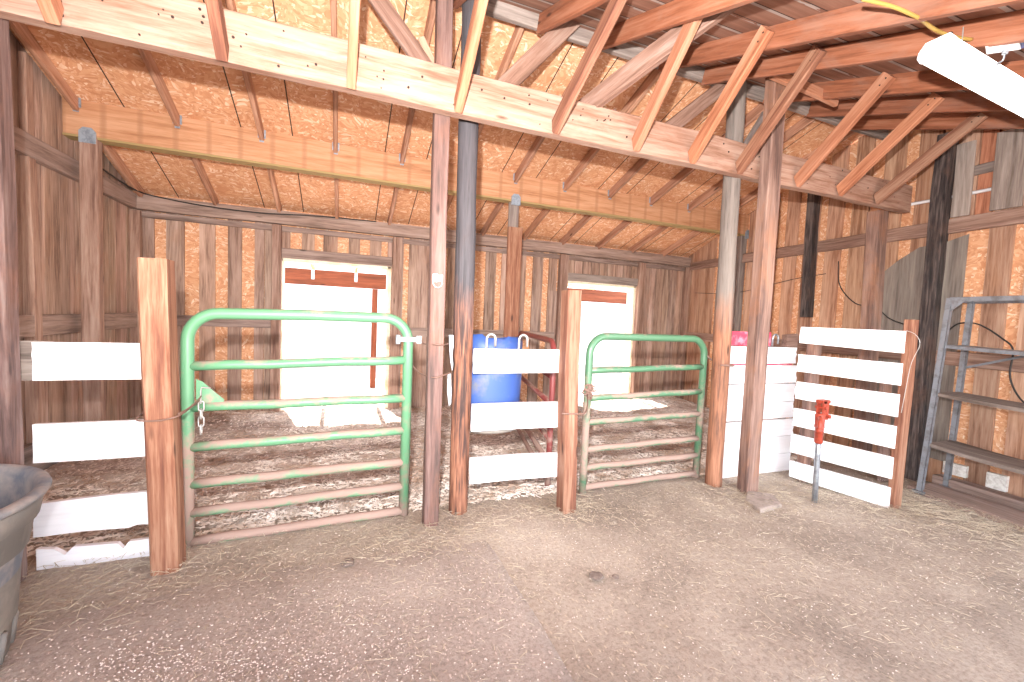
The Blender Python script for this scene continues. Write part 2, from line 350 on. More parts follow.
# ------------------------------------------------------------------ camera
f, yaw, pitch, roll = 430.0, .3750, .058, -.0431
fw = V((math.sin(yaw)*math.cos(pitch), math.cos(yaw)*math.cos(pitch), -math.sin(pitch)))
r0 = V((math.cos(yaw), -math.sin(yaw), 0)); d0 = fw.cross(r0)
r2 = r0*math.cos(roll) + d0*math.sin(roll); d2 = -r0*math.sin(roll) + d0*math.cos(roll)
cd = bpy.data.cameras.new('camera'); cam = bpy.data.objects.new('camera', cd); COL.objects.link(cam)
mm = Matrix((r2, -d2, -fw)).transposed().to_4x4(); mm.translation = (0, 0, 1.45); cam.matrix_world = mm
cd.sensor_width = 36; cd.lens = f * 36 / 1024; cd.clip_start = .02; cd.clip_end = 300; S.camera = cam

# ------------------------------------------------------------------ setting
def zfar(y): return 3.86 - .345 * (y - 3.2)
def znear(y): return 3.77 - .37 * (3.2 - y)
def zroof(y): return min(zfar(y), znear(y)) if y > 3.2 else znear(y)
XR = lambda y: 5.62 + (y - 2.4) * .12
LX, BY = -2.37, 6.5
FRONT = -.7

def floor_mesh():
    bm = bmesh.new(); nx, ny = 100, 90; x0, x1, y0, y1 = -3.2, 6.6, -3.0, 6.75; G = []
    for j in range(ny + 1):
        row = []
        for i in range(nx + 1):
            x = x0 + (x1-x0)*i/nx; y = y0 + (y1-y0)*j/ny
            z = -.006 + .012 * noise.noise(V((x*.9, y*.9, 0))) + .006 * noise.noise(V((x*4, y*4, 3)))
            if x > 4.6: z -= .06 * min(1, (x - 4.6))
            row.append(bm.verts.new((x, y, z)))
        G.append(row)
    for j in range(ny):
        for i in range(nx): bm.faces.new((G[j][i], G[j][i+1], G[j+1][i+1], G[j+1][i]))
    return bm
o = link('floor', floor_mesh(), M['dirt'], smooth=True); tag(o, 'packed dirt barn floor strewn with straw and chaff', kind='structure')

def mound(x, y):
    h = .018 + .03 * noise.noise(V((x*1.1, y*1.3, 9))) + .02 * noise.noise(V((x*3.3, y*3.3, 2)))
    h += .09 * math.exp(-(((x + 1.5)/.8)**2 + ((y - 6.1)/.5)**2)) + .1 * math.exp(-(((x - 5.3)/.6)**2 + ((y - 6.0)/.7)**2))
    return h
def bed_mesh():
    bm = bmesh.new(); nx, ny = 150, 64; x0, x1, y0, y1 = -2.36, 5.75, 3.08, 6.6; G = []
    for j in range(ny + 1):
        row = []
        for i in range(nx + 1):
            x = x0 + (x1-x0)*i/nx; y = y0 + (y1-y0)*j/ny
            e = min(1, (y - y0) / .35); edge = min(1, max(0, (y1 - y)/.1))
            z = -.03 + (mound(x, y) + .03) * e + .012 * noise.noise(V((x*9, y*9, 1))) * e
            row.append(bm.verts.new((x, y, z)))
        G.append(row)
    for j in range(ny):
        for i in range(nx): bm.faces.new((G[j][i], G[j][i+1], G[j+1][i+1], G[j+1][i]))
    return bm
o = link('stall_bedding', bed_mesh(), M['bed'], smooth=True); tag(o, 'trampled layer of straw and wood shavings covering the stall floor behind the gates', 'bedding', kind='stuff')
bm = bmesh.new(); bx(bm, (-25, 6.62, -.4), (35, 40, -.02)); bx(bm, (-25, -30, -.4), (35, -2.95, -.03)); bx(bm, (-25, -2.95, -.4), (-3.1, 6.62, -.03)); bx(bm, (6.5, -2.95, -.4), (35, 6.62, -.03))
o = link('floor', bm, M['outdirt']); tag(o, 'pale sunlit gravelly ground outside the barn', kind='structure')

# ceilings
def slab(name, pts, th, mat, label):
    bm = bmesh.new(); loft(bm, [[p for p in pts], [(p[0], p[1], p[2] + th) for p in pts]])
    return tag(link(name, bm, mat), label, kind='structure')
slab('ceiling', [(-2.6, 3.2, zfar(3.2)), (6.5, 3.2, zfar(3.2)), (6.5, 6.75, zfar(6.75)), (-2.6, 6.75, zfar(6.75))], .03, M['osb'], 'oriented strand board sheathing of the roof over the stalls')
slab('ceiling', [(-2.6, FRONT, znear(FRONT)), (6.5, FRONT, znear(FRONT)), (6.5, 3.2, znear(3.2)), (-2.6, 3.2, znear(3.2))], .12, M['roof'], 'old red-brown plank roof deck over the aisle')

def plank_wall(name, A, B, inward, ztop, holes, boards, label, sheet=True, mat=None, th=.024):
    """sheet of strand board with upright boards nailed on its room side; boards: list of (u0,u1,z0,z1 or None)"""
    A, B = V(A), V(B); d = (B - A); L = d.length; d.normalize(); nrm = V(inward).normalized()
    bm = bmesh.new(); lay = bm.loops.layers.float_color.new('tint'); rnd = random.Random(len(boards) * 13 + int(L))
    def quadbox(u0, u1, z0, z1a, z1b, n0, n1, mi, tint):
        vs = []
        for nn in (n0, n1):
            for u, z in ((u0, z0), (u1, z0), (u1, z1b), (u0, z1a)):
                vs.append(bm.verts.new(A + d*u + nrm*nn + V((0, 0, z))))
        for q in ((0,1,2,3),(4,5,6,7),(0,1,5,4),(1,2,6,5),(2,3,7,6),(3,0,4,7)):
            fc = bm.faces.new([vs[i] for i in q]); fc.material_index = mi
            for lp in fc.loops: lp[lay] = tint
    zt = lambda u: ztop((A + d*u).y)
    us = sorted({0, L} | {h[0] for h in holes} | {h[1] for h in holes} | {i*.4 for i in range(int(L/.4)+1)})
    for u0, u1 in zip(us, us[1:]):
        c = (u0+u1)/2; hz = [h for h in holes if h[0] < c < h[1]]
        z0 = hz[0][3] if hz else -.1
        quadbox(u0, u1, z0, zt(u0), zt(u1), -.02, 0, 0, (1, 1, 1, 1))
    for u0, u1, z0, z1, *k in boards:
        t = k[0] if k else None
        if t is None:
            v = rnd.uniform(.72, 1.08); t = (v * rnd.uniform(.98, 1.06), v, v * rnd.uniform(.94, 1.03), 1)
        u0 += rnd.uniform(-.006, .006); u1 += rnd.uniform(-.006, .006); off = rnd.uniform(0, .008)
        a = z1 if z1 is not None else zt(u0) - .01; b_ = z1 if z1 is not None else zt(u1) - .01
        quadbox(u0, u1, z0, a, b_, .001, th + off, 1, t)
    o = link(name, bm, [M['osb_wall'], mat or M['plank_wall']]); return tag(o, label, kind='structure')

# back wall, u = X - LX
D1 = (-.78, .62, 2.08); D2 = (3.47, 4.90, 2.08)
bl = []
def run(x0, x1, w, g, z0=.0, z1=2.62, jit=.02):
    x = x0
    while x < x1 - .03:
        ww = min(w * random.uniform(.85, 1.12), x1 - x); bl.append((x - LX, x + ww - LX, z0, z1)); x += ww + g * random.uniform(.9, 1.1)
for a, b_ in ((-2.36, -2.26), (-2.25, -2.15), (-2.02, -1.84), (-1.69, -1.52), (-1.38, -1.23), (-1.09, -.98), (-.975, -.86)): bl.append((a-LX, b_-LX, 0, 2.6))
bl += [(.66-LX, .80-LX, 0, 2.6), (.88-LX, 1.02-LX, 0, 2.6), (1.02-LX, 1.18-LX, 0, 2.6)]
run(1.24, 1.88, .17, .05); bl += [(2.06-LX, 2.22-LX, 0, 2.6), (2.32-LX, 2.5-LX, 0, 2.6), (2.51-LX, 2.73-LX, 0, 2.6), (2.86-LX, 3.04-LX, 0, 2.6), (3.15-LX, 3.3-LX, 1.9, 2.6), (3.15-LX, 3.46-LX, 0, 1.9)]
run(4.91, 6.08, .16, .008)
for a, b_ in ((-.78, -.68), (-.54, -.38), (-.27, -.09), (.05, .20), (.33, .49), (.57, .64)): bl.append((a-LX, b_-LX, 2.2, 2.5))
x = 3.47
while x < 4.88: bl.append((x-LX, x+.15-LX, 2.15, 2.52)); x += .165
plank_wall('wall_back', (LX, BY, 0), (6.12, BY, 0), (0, -1, 0), zroof, [(D1[0]-LX, D1[1]-LX, 0, D1[2]), (D2[0]-LX, D2[1]-LX, 0, D2[2])], bl, 'back barn wall of old brown upright boards over strand board with two doorways')
# left wall, u along +Y from FRONT
bl = []; u = 0.0
Ll = BY - FRONT
while u < Ll:
    w = random.choice((.12, .16, .2, .24)); bl.append((u, min(u + w, Ll), -.02, None)); u += w + random.choice((.003, .004, .006, .012))
plank_wall('wall_left', (LX, FRONT, 0), (LX, BY, 0), (1, 0, 0), zroof, [], bl, 'left barn wall of weathered brown upright boards')
# right wall
bl = []; W0 = V((XR(FRONT), FRONT, 0)); W1 = V((XR(BY), BY, 0)); kk = (W1 - W0).length / (BY - FRONT)
def rb(y0, y1, z0, z1, t=None): bl.append(((y0 - FRONT)*kk, (y1 - FRONT)*kk, z0, z1) + ((t,) if t else ()))
y = 2.60
while y < 6.45:
    rb(y, min(y + .19, 6.46), -.05, None); y += .19 + random.uniform(.10, .15) if y < 5.6 else .2
for y0, y1 in ((2.34, 2.58), (2.0, 2.17), (1.72, 1.90), (1.36, 1.56), (1.0, 1.2), (.6, .8), (.2, .4), (-.2, 0), (-.6, -.4)): rb(y0, y1, -.05, 2.5)
for y0, y1, g in ((2.30, 2.44, 1), (2.17, 2.29, 0), (1.92, 2.14, 1), (1.78, 1.91, 0), (1.55, 1.76, 1), (1.35, 1.53, 0), (1.1, 1.33, 1), (.8, 1.08, 0)):
    rb(y0, y1, 2.52, None, (1.12, 1.16, 1.2, 1) if g else (1.02, .72, .62, 1))
plank_wall('wall_right', W0, W1, (-1, .12, 0), zroof, [], bl, 'right barn wall of spaced brown boards over orange strand board', mat=M['plank_right'])

def wr(y, n=0.0): return V((XR(y) - n, y, 0))
def railR(name, y0, y1, z, h, n0, th, mat, kind='structure', **k):
    p0, p1 = wr(y0, n0 + th/2) + V((0, 0, z)), wr(y1, n0 + th/2) + V((0, 0, z))
    return timber(name, p0, p1, th, h, mat, kind=kind, **k)
timber('trim_1', (-2.3, 6.42, 2.60), (6.05, 6.42, 2.60), .09, .17, M['plank_plain'], kind='structure', label='horizontal top plate along the back wall')
timber('trim_2', (-2.3, 6.45, 2.465), (6.05, 6.45, 2.465), .03, .07, M['plank_plain'], kind='structure')
timber('trim_3', (-2.31, .2, 2.63), (-2.31, 6.38, 2.60), .07, .17, M['plank_plain'], kind='structure', label='horizontal rail along the left wall')
timber('trim_4', (-2.31, 2.9, 1.21), (-2.31, 6.46, 1.21), .06, .17, M['plank_plain'], kind='structure')
timber('trim_5', (-2.30, 2.9, .16), (-2.30, 5.3, .13), .06, .26, M['grey'], kind='structure')
railR('trim_6', .3, 6.4, 2.52, .14, .02, .05, M['old'], label='horizontal girt along the right wall')
railR('trim_7', .3, 6.4, 1.22, .14, .02, .05, M['old'])
railR('trim_8', .5, 2.35, 3.02, .09, .02, .04, M['grey'])
timber('trim_9', (-2.2, 6.45, 1.22), (-.88, 6.45, 1.22), .05, .13, M['plank_plain'], kind='structure')
timber('trim_10', (.75, 6.45, 1.15), (3.28, 6.45, 1.15), .05, .13, M['plank_plain'], kind='structure')
# studs beside the doorways
for i, (x, w, z1) in enumerate(((-.83, .11, 2.5), (.70, .13, 2.5), (3.39, .15, 2.5), (4.97, .13, 2.5), (6.02, .1, 2.5), (-2.3, .1, 2.5))):
    timber('trim_%d' % (11 + i), (x, 6.42, -.02), (x, 6.42, z1), w, .09, M['old'], kind='structure')
timber('trim_20', (-.77, 6.44, 2.15), (.63, 6.44, 2.15), .05, .13, M['plank_plain'], kind='structure')
timber('trim_21', (3.47, 6.44, 2.15), (4.9, 6.44, 2.15), .05, .13, M['grey'], kind='structure')
for i, (nm, D) in enumerate((('door_1', D1), ('door_2', D2))):
    bm = bmesh.new()
    bx(bm, (D[0]-.01, 6.46, 0), (D[0]+.022, 6.66, D[2])); bx(bm, (D[1]-.04, 6.46, 0), (D[1]+.01, 6.66, D[2])); bx(bm, (D[0], 6.46, D[2]-.03), (D[1], 6.66, D[2]+.01))
    tag(link(nm, bm, M['cream']), 'cream lining boards of the %s doorway' % ('left' if i == 0 else 'right'), kind='structure')
# door boards above the lintel hide strand board slit
# ------------------------------------------------------------------ outside
bm = bmesh.new(); bx(bm, (-14, 12, -.1), (26, 12.2, 4.6))
for xx in range(-13, 26, 1): bx(bm, (xx + .0, 11.985, 0), (xx + .02, 12, 4.6))
tag(link('wall_outside', bm, M['outwall']), 'white panelled wall beyond the yard', kind='structure')
t = empty('porch_beam', (-3.5, 8.5, 1.93), 'orange-brown beam carrying the porch eave seen through the left doorway', 'beam')
timber('beam_board', (-3.5, 8.5, 1.985), (9.5, 8.5, 1.985), .08, .28, M['porch'], parent=t)
for x in (-.52, .20):
    bm = bmesh.new(); bx(bm, (x-.025, 8.452, 1.95), (x+.025, 8.457, 2.12)); bx(bm, (x-.025, 8.40, 2.02), (x+.025, 8.455, 2.027)); link('hanger', bm, M['bracket'], t)
for i in range(9):
    x = -1.96 + i * .72 if i < 6 else 3.0 + (i-5) * .75
    timber('porch_rafter', (x, 6.72, 2.38), (x, 9.0, 2.10), .045, .1, M['pine'], label='pale rafter of the porch outside, %s from the left' % ['first','second','third','fourth','fifth','sixth','seventh','eighth','ninth'][i], cat='rafter', group='porch rafters outside the doorways')
timber('porch_post', (.54, 8.5, -.05), (.54, 8.5, 1.84), .10, .10, M['porch'], label='reddish square post outside standing in view through the left doorway', cat='post')
timber('porch_post', (6.35, 8.5, -.05), (6.35, 8.5, 1.83), .10, .10, M['pine'], label='pale washed-out post outside seen through the right doorway', cat='post')

# ------------------------------------------------------------------ big beams
bA = empty('support_beam', (-2.3, 2.78, 2.85), 'long pale pine beam with nail heads running across the whole barn above the gates', 'beam')
timber('beam_plank', (-2.34, 2.78, 2.855), (5.46, 2.78, 2.835), .08, .265, M['beamA'], parent=bA, jit=.004, seg=40)
bm = bmesh.new(); rnd = random.Random(3)
for i in range(70):
    x = rnd.uniform(-1.4, 5.3); z = 2.85 + rnd.uniform(-.1, .1); r = rnd.choice((.004, .005, .007))
    lathe2 = [[(x + q*math.cos(a*.785), 2.735 + dy, z + q*math.sin(a*.785)) for a in range(8)] for q, dy in ((r, .006), (r, 0))]
    loft(bm, lathe2)
o = link('nail_heads', bm, M['nail'], bA); o['kind'] = 'stuff'
bB = empty('glulam_beam', (-2.3, 5.15, 3.04), 'deep tan laminated beam across the stalls with faint upright stripes, below the strand board', 'beam')
timber('beam_body', (-2.335, 5.15, 3.05), (6.0, 5.15, 3.05), .12, .31, M['glulam'], parent=bB, jit=.002, seg=20, ch=.004)
bm = bmesh.new(); bx(bm, (-2.335, 5.085, 2.875), (6.0, 5.215, 2.894)); link('bottom_edge', bm, plain('yellow_edge', rgb('a08a5c'), .8), bB)
FX = [-2.24, -1.5, -.8, -.11, .58, 1.27, 1.96, 2.65, 3.34, 4.03, 4.72, 5.41]
ordn = ['first','second','third','fourth','fifth','sixth','seventh','eighth','ninth','tenth','eleventh','twelfth','thirteenth','fourteenth']
for x in FX[:-1]:
    bm = bmesh.new(); bx(bm, (x-.035, 5.078, 3.13), (x+.035, 5.088, 3.22)); bx(bm, (x-.02, 5.078, 3.09), (x+.02, 5.086, 3.13)); link('joist_hanger', bm, M['bracket'], bB)
for x in (-2.16, 1.97, 5.93):
    bm = bmesh.new(); prism(bm, [(x-.06, 2.83), (x+.06, 2.83), (x+.06, 2.93), (x+.03, 2.965), (x-.03, 2.965), (x-.06, 2.93)], 5.07, 5.082); link('post_cap', bm, M['bracket'], bB)
timber('ridge_beam', (-2.3, 3.15, 3.765), (5.68, 3.15, 3.72), .05, .20, M['grey'], label='weathered grey ridge board where the strand board roof meets the plank roof', cat='beam')
for i, x in enumerate(FX):
    o = timber('rafter', (x, 3.19, zfar(3.19)-.055), (x - .0, 6.46, zfar(6.46)-.055), .042, .105, M['rafter_far'], label='brown rafter under the strand board roof, %s from the left wall' % ordn[i], cat='rafter', group='rafters under the strand board roof')
NX = [-1.83, -1.2, -.55, .08, .70, 1.35, 1.85, 2.50, 2.98, 3.75, 4.38, 5.03]
for i, x in enumerate(NX):
    timber('rafter', (x, FRONT, znear(FRONT)-.07), (x, 3.12, znear(3.12)-.07), .045, .135, M['rafter_near'], label='orange-brown rafter under the plank roof over the aisle, %s from the left' % ordn[i], cat='rafter', group='rafters under the plank roof')
# knee braces
BR = [(-1.27,-1.25), (-.61,-.6), (.02,.03), (.64,.65), (1.32,1.40), (1.985,1.90), (2.52,2.43), (3.02,2.92), (3.72,3.68), (4.29,4.31), (4.85,4.96)]
for i, (xb, xt) in enumerate(BR):
    zt = 3.27 + random.uniform(-.01, .02)
    p0 = V((xb, 2.735, 2.735)); p1 = V((xt, 2.05, zt + .04)); dd = (p1 - p0).normalized()
    t = empty('knee_brace', p0, 'orange-tan knee brace slanting up from the pale beam, %s from the left' % ordn[i], 'brace', 'knee braces on the pale beam')
    _sd[0] += 1; mw, L = frame_from(p0, p1, (1, 0, 0)); bm = timber_bm(L, .098, .052, seed=_sd[0])
    # plumb cut against the beam face
    for v in bm.verts:
        w = mw @ v.co
        if w.y > 2.735: v.co = mw.inverted() @ (w + dd * ((2.735 - w.y) / dd.y))
    link('brace_board', bm, M['redwood'] if i % 3 == 1 else M['pine_o'] if 'pine_o' in M else M.setdefault('pine_o', wood('brace_pine', rgb('9a5f42'), rgb('b27758'), rgb('c38e72'))), t, mw)
    for s in (.04, .09):
        bm = bmesh.new()
        q = p1 - dd * s + V((-.022, -.02, 0)) * 1.0; bx(bm, (q.x - .007 - .0, q.y - .004, q.z - .004), (q.x + .001, q.y + .004, q.z + .004)); link('nail', bm, M['nail'], t)
# diagonal struts
def strut(p0, p1, w, h, mat, label, up=(0, 1, 0)): timber('roof_strut', p0, p1, h, w, M[mat], up=up, label=label, cat='strut')
UZ = lambda: None
def strutY(p0, p1, w, mat, label):
    # flat face towards the aisle: width w in the XZ plane, thickness .04 along Y
    timber('roof_strut', p0, p1, w, .04, M[mat], up=(0, 1, 0), label=label, cat='strut')
strutY((-.10, 3.05, 3.75), (.55, 3.05, 3.03), .11, 'strutw', 'grey diagonal strut left of the tall reddish post above the pale beam')
strutY((.98, 3.05, 3.02), (1.60, 3.06, 3.74), .13, 'strutw', 'grey-brown diagonal strut rising right from the dark pole to the ridge')
timber('roof_strut', (1.62, 2.86, 3.03), (2.40, 1.55, 3.20), .05, .14, M['greyred'], up=(-.2, .1, 1), label='long weathered grey strut crossing in front of the ridge board right of the middle', cat='strut') if False else timber('roof_strut', (1.60, 2.86, 2.98), (2.13, 2.0, 3.41), .05, .14, M['strutw'], up=(0, 0, 1), label='long weathered strut crossing in front of the ridge board right of the dark pole', cat='strut')
strutY((2.42, 3.05, 2.99), (3.34, 3.05, 3.76), .12, 'strutw', 'brown diagonal strut running up to the ridge left of the thick aisle post')
strutY((3.48, 3.08, 3.12), (3.70, 3.08, 3.47), .08, 'grey', 'short grey strut between the thick post and the speckled grey pole')
timber('cleat_board', (3.14, 2.58, 3.47), (3.93, 2.58, 3.42), .04, .085, M['pine_o'], label='short tan board nailed across the top of the thick aisle post', cat='board')
timber('wood_block', (1.93, 3.06, 3.0), (2.03, 3.06, 3.12), .05, .09, M['old'], label='small brown offcut standing on top of the pale beam', cat='block')
timber('wood_block', (.45, 3.1, 3.3), (.57, 3.1, 3.1), .05, .08, M['rafter_far'], up=(0,1,0), label='small brown block left of the tall reddish post above the beam', cat='block')

# ------------------------------------------------------------------ posts
timber('wooden_post', (-1.635, 2.85, -.05), (-1.655, 2.85, 2.98), .28, .10, M['greyred'], label='broad weathered dark post at the left edge beside the black tub', cat='post')
timber('wooden_post', (-2.31, 4.60, .25), (-2.35, 4.60, 3.3), .10, .09, M['old'], label='rough brown plank post against the left wall just right of the broad left post', cat='post')
timber('wooden_post', (-2.16, 5.13, .0), (-2.16, 5.13, 2.89), .13, .10, M['old'], label='square brown post under the left end of the laminated beam', cat='post')
p = timber('gate_post', (-.865, 2.79, -.05), (-.915, 2.79, 1.665), .125, .14, M['redwood'], label='short thick redwood post with square top hinging the left green gate', cat='post', jit=.002, ch=.012)
timber('wooden_post', (.585, 2.88, -.05), (.565, 2.88, 3.64), .10, .09, M['oldred'], label='tall slim reddish-brown post with a white tape tag, right of the left gate', cat='post')
pole('wooden_post', (.815, 3.01, -.05), (.78, 3.01, 3.70), .070, M['bark'], label='tall round bark-stained pole, blackish above and brown below, left of the blue feeder', cat='post')
timber('gate_post', (1.600, 2.80, -.05), (1.55, 2.80, 1.655), .11, .13, M['redwood'], label='short reddish post between the white boards and the right green gate', cat='post', jit=.004, ch=.01)
pole('wooden_post', (3.165, 2.88, -.05), (3.11, 2.88, 3.70), .072, M['greypole'], label='round pole, pale grey above and orange-brown below, latching the right gate', cat='post')
timber('wooden_post', (3.335, 2.67, -.02), (3.31, 2.67, 3.55), .145, .10, M['brown'], label='thick square brown post standing by the concrete pad in front of the white boards', cat='post')
t = empty('wooden_post', (1.99, 5.15, 0), 'two-piece post under the middle of the laminated beam, tan board fixed over grey', 'post')
timber('upper_piece', (1.98, 5.16, .0), (1.98, 5.16, 2.88), .13, .05, M['grey'], parent=t)
timber('face_board', (1.99, 5.10, .0), (1.985, 5.10, 2.56), .19, .045, M['redwood'], parent=t)
timber('wooden_post', (5.89, 5.15, .0), (5.89, 5.15, 2.89), .12, .10, M['grey'], label='grey post under the right end of the laminated beam', cat='post')
timber('wooden_post', (5.62, 3.84, 1.6), (5.57, 3.84, 3.55), .12, .10, M['black'], label='short blackish post hung high on the right wall above the white fence panel', cat='post')
timber('wooden_post', (5.36, 2.92, -.1), (5.25, 2.92, 2.72), .16, .12, M['brown'], label='broad brown post under the right end of the pale beam', cat='post')
timber('wooden_post', (5.53, 2.52, -.15), (5.51, 2.52, 3.42), .13, .12, M['black'], label='black tarred rough post left of the steel shelving', cat='post', jit=.008)
# tape tag with ring
t = empty('tape_tag', (.57, 2.82, 1.66), 'scrap of white tape with a wire ring on the tall slim reddish post', 'tag')
bm = bmesh.new(); prism(bm, [(.535, 1.655), (.565, 1.65), (.575, 1.658), (.60, 1.655), (.60, 1.70), (.578, 1.693), (.56, 1.705), (.535, 1.70)], 2.812, 2.822); link('tape', bm, M['tag'], t)
bm = bmesh.new(); tube(bm, [(.568 + .03*math.cos(a*.449), 2.812, 1.645 + .03*math.sin(a*.449)) for a in range(14)], .004, 6, closed=True); link('ring', bm, M['chain'], t)

# plywood on right wall
p0 = wr(3.02, .055); p1 = wr(2.30, .055); dd = (p1 - p0)
bm = bmesh.new(); out = [(0, .2), (1, .2), (1, 2.42), (.72, 2.36), (.45, 2.35), (.2, 2.24), (0, 2.12)]
loft(bm, [[p0 + dd*u + V((o_, 0, z)) for u, z in out] for o_ in (0, -.012)])
tag(link('plywood_sheet', bm, wood('grey_ply', rgb('6d625c'), rgb('83786f'), rgb('94897f'), axis='z', knots=False)), 'grey weathered plywood sheet nailed on the right wall behind the black post', 'sheet')

# ------------------------------------------------------------------ white board fences
def board(parent, x0, x1, z0, z1, y, th=.028, mat='white', rag=0, poly=None, seed=0, skew=0, label=None):
    rnd = random.Random(seed + int(x0*100) + int(z0*1000)); bm = bmesh.new()
    if poly is None:
        poly = [(x0, z0), ((x0+x1)/2, z0 + rnd.uniform(-.003, .003)), (x1, z0 + skew)]
        if rag:
            k = 7
            for i in range(1, k): poly.append((x1 + rnd.uniform(-rag, rag*.6), z0 + (z1-z0)*i/k + skew))
        poly += [(x1, z1 + skew), ((x0+x1)/2, z1 + rnd.uniform(-.003, .003)), (x0, z1)]
        if rag:
            for i in range(1, 6): poly.append((x0 + rnd.uniform(-rag, rag)*.5, z1 + (z0-z1)*i/6))
    prism(bm, poly, y - th/2, y + th/2)
    return tag(link('board', bm, M[mat], parent), label)
def hook(name, x, z, y, label, r=.032, col='chain', hh=.09):
    pts = [(x - r, y, z - .02)] + [(x - r*math.cos(a*math.pi/8), y, z + hh*.6 + r*math.sin(a*math.pi/8)) for a in range(9)] + [(x + r, y, z + .0)]
    bm = bmesh.new(); tube(bm, pts, .009, 8); return tag(link(name, bm, M[col], smooth=True), label, 'hook')
F1 = empty('board_fence', (-1.25, 2.97, 0), 'low fence of four whitewashed boards between the broad left post and the redwood gate post', 'fence')
board(F1, -1.49, -.885, 1.01, 1.21, 2.965, rag=.004); board(F1, -1.495, -.885, .575, .78, 2.965, rag=.004)
board(F1, 0, 0, 0, 0, 2.965, poly=[(-1.50, .175), (-1.3, .18), (-1.1, .172), (-1.06, .185), (-.885, .17), (-.885, .37), (-1.2, .368), (-1.50, .355)])
board(F1, 0, 0, 0, 0, 2.965, poly=[(-1.49, -.02), (-.885, -.03), (-.885, .095), (-1.10, .092), (-1.125, .055), (-1.15, .09), (-1.34, .10), (-1.375, .062), (-1.42, .10), (-1.49, .11)])
board(F1, -1.60, -1.42, 1.005, 1.213, 2.99, mat='grey', label='unpainted grey board end')
F2 = empty('board_fence', (1.2, 2.9, 0), 'three whitewashed boards between the bark-stained pole and the short reddish post, blue feeder behind', 'fence')
board(F2, .86, 1.565, 1.035, 1.21, 2.905, rag=.010); board(F2, .86, 1.585, .62, .815, 2.905, rag=.010, skew=-.006); board(F2, .86, 1.595, .24, .425, 2.905, rag=.010, skew=-.015)
hook('metal_hook', .975, 1.23, 2.88, 'bent steel hook over the top middle white board, left one of two')
hook('metal_hook', 1.222, 1.23, 2.88, 'bent steel hook over the top middle white board, right one of two')
F3 = empty('board_fence', (3.8, 2.95, 0), 'close-set white board panel with red paint on top, behind the thick square post', 'fence')
zs = [(-.02, .175), (.18, .355), (.36, .53), (.545, .705), (.71, .89), (.90, 1.075), (1.095, 1.255)]
for i, (a, b_) in enumerate(zs):
    board(F3, 3.275, 4.295 + .01*(i % 3) - .006*i, a, b_, 2.99, rag=.010, seed=i)
board(F3, 3.275, 3.88, 1.265, 1.40, 2.99, mat='redpaint', label='top board half covered in red spray paint')
bm = bmesh.new(); bx(bm, (3.275, 2.972, 1.079), (4.2, 2.982, 1.093)); link('red_stripe', bm, M['redpaint'], F3)
for x in (3.35, 4.2): timber('batten', (x, 3.035, 0), (x, 3.035, 1.3), .08, .035, M['brown'], parent=F3)
hook('metal_hook', 3.92, 1.29, 2.96, 'greenish bent hook over the white board panel beside the red paint', r=.038, col='galv')
# right panel: plane from a to b
a_, b2 = V((4.03, 2.77, 0)), V((4.255, 2.085, 0)); ang = math.atan2(b2.y - a_.y, b2.x - a_.x); PL = (b2 - a_).length
F4 = empty('fence_panel', (4.14, 2.43, 0), 'open fence panel of six bright white boards on brown posts, right of the hydrant', 'fence')
mw4 = Matrix.Translation(a_) @ Matrix.Rotation(ang, 4, 'Z')
for i, (l0, l1, r0_, r1) in enumerate(((1.315, 1.465, 1.285, 1.465), (1.045, 1.205, 1.02, 1.20), (.785, .945, .76, .945), (.525, .69, .495, .68), (.265, .44, .24, .42), (.03, .18, -.01, .165))):
    bm = bmesh.new(); dx = .02 * (i % 2) + .006 * i
    rnd = random.Random(i); ed = [(-.0 - .02 + rnd.uniform(-.006, .006), l0 + (l1-l0)*k/5) for k in range(5, -1, -1)]
    prism(bm, [(PL + .0, r0_), (PL + .0, r1)] + ed, -.014, .014); link('board', bm, M['white'], F4, mw4)
def loc4(u, n, z): return mw4 @ V((u, n, z))
for u, n_, w, h_, z1 in ((PL + .02, .045, .10, .06, 1.56), (.08, .06, .10, .08, 1.42), (.62, .12, .1, .07, 1.2)):
    timber('post', loc4(u, n_, -.04), loc4(u, n_, z1), w, h_, M['redwood'] if u > .6 and z1 > 1.5 else M['brown'], parent=F4) if z1 != 1.2 else None
timber('wood_block', (4.13, 3.02, 1.30), (4.28, 3.02, 1.31), .06, .17, M['brown'], label='stub of brown timber at the corner of the white panels', cat='block')
cable('twine', [loc4(PL + .0, -.02, 1.47), loc4(PL + .06, -.02, 1.44), loc4(PL + .09, -.02, 1.36), loc4(PL + .05, -.02, 1.2), loc4(PL+.03, -.02, .95), loc4(PL+.02, -.02, .8)], .002, M['chain'], 'thin white twine looping down the right post of the open fence panel', 'twine')

# ------------------------------------------------------------------ gates
def gate(name, x0, x1, y, top, bot, rails, mat, label, rr=.16, R=.034, sag=0.0, plate=True):
    t = empty(name, ((x0+x1)/2, y, 0), label, 'gate'); bm = bmesh.new()
    arc = lambda cx, cz, a0, a1: [(cx + rr*math.cos(a0 + (a1-a0)*i/8), y, cz + rr*math.sin(a0 + (a1-a0)*i/8)) for i in range(9)]
    pts = [(x0, y, bot - .02)] + [(x0, y, bot + (top-rr-bot)*i/4) for i in range(1, 4)] + arc(x0+rr, top-rr-sag, math.pi, math.pi/2) + [((x0+x1)/2, y, top)] + arc(x1-rr, top-rr, math.pi/2, 0) + [(x1, y, bot + .02)]
    tube(bm, pts, R, 14); fr = link('frame', bm, mat, t, smooth=True)
    for za, zb in rails:
        bm = bmesh.new(); tube(bm, [(x0 + (x1-x0)*i/6, y + .002*math.sin(i), za + (zb-za)*i/6 + .003*math.sin(i*2.1)) for i in range(7)], R*.86, 12); link('rail', bm, mat, t, smooth=True)
    return t
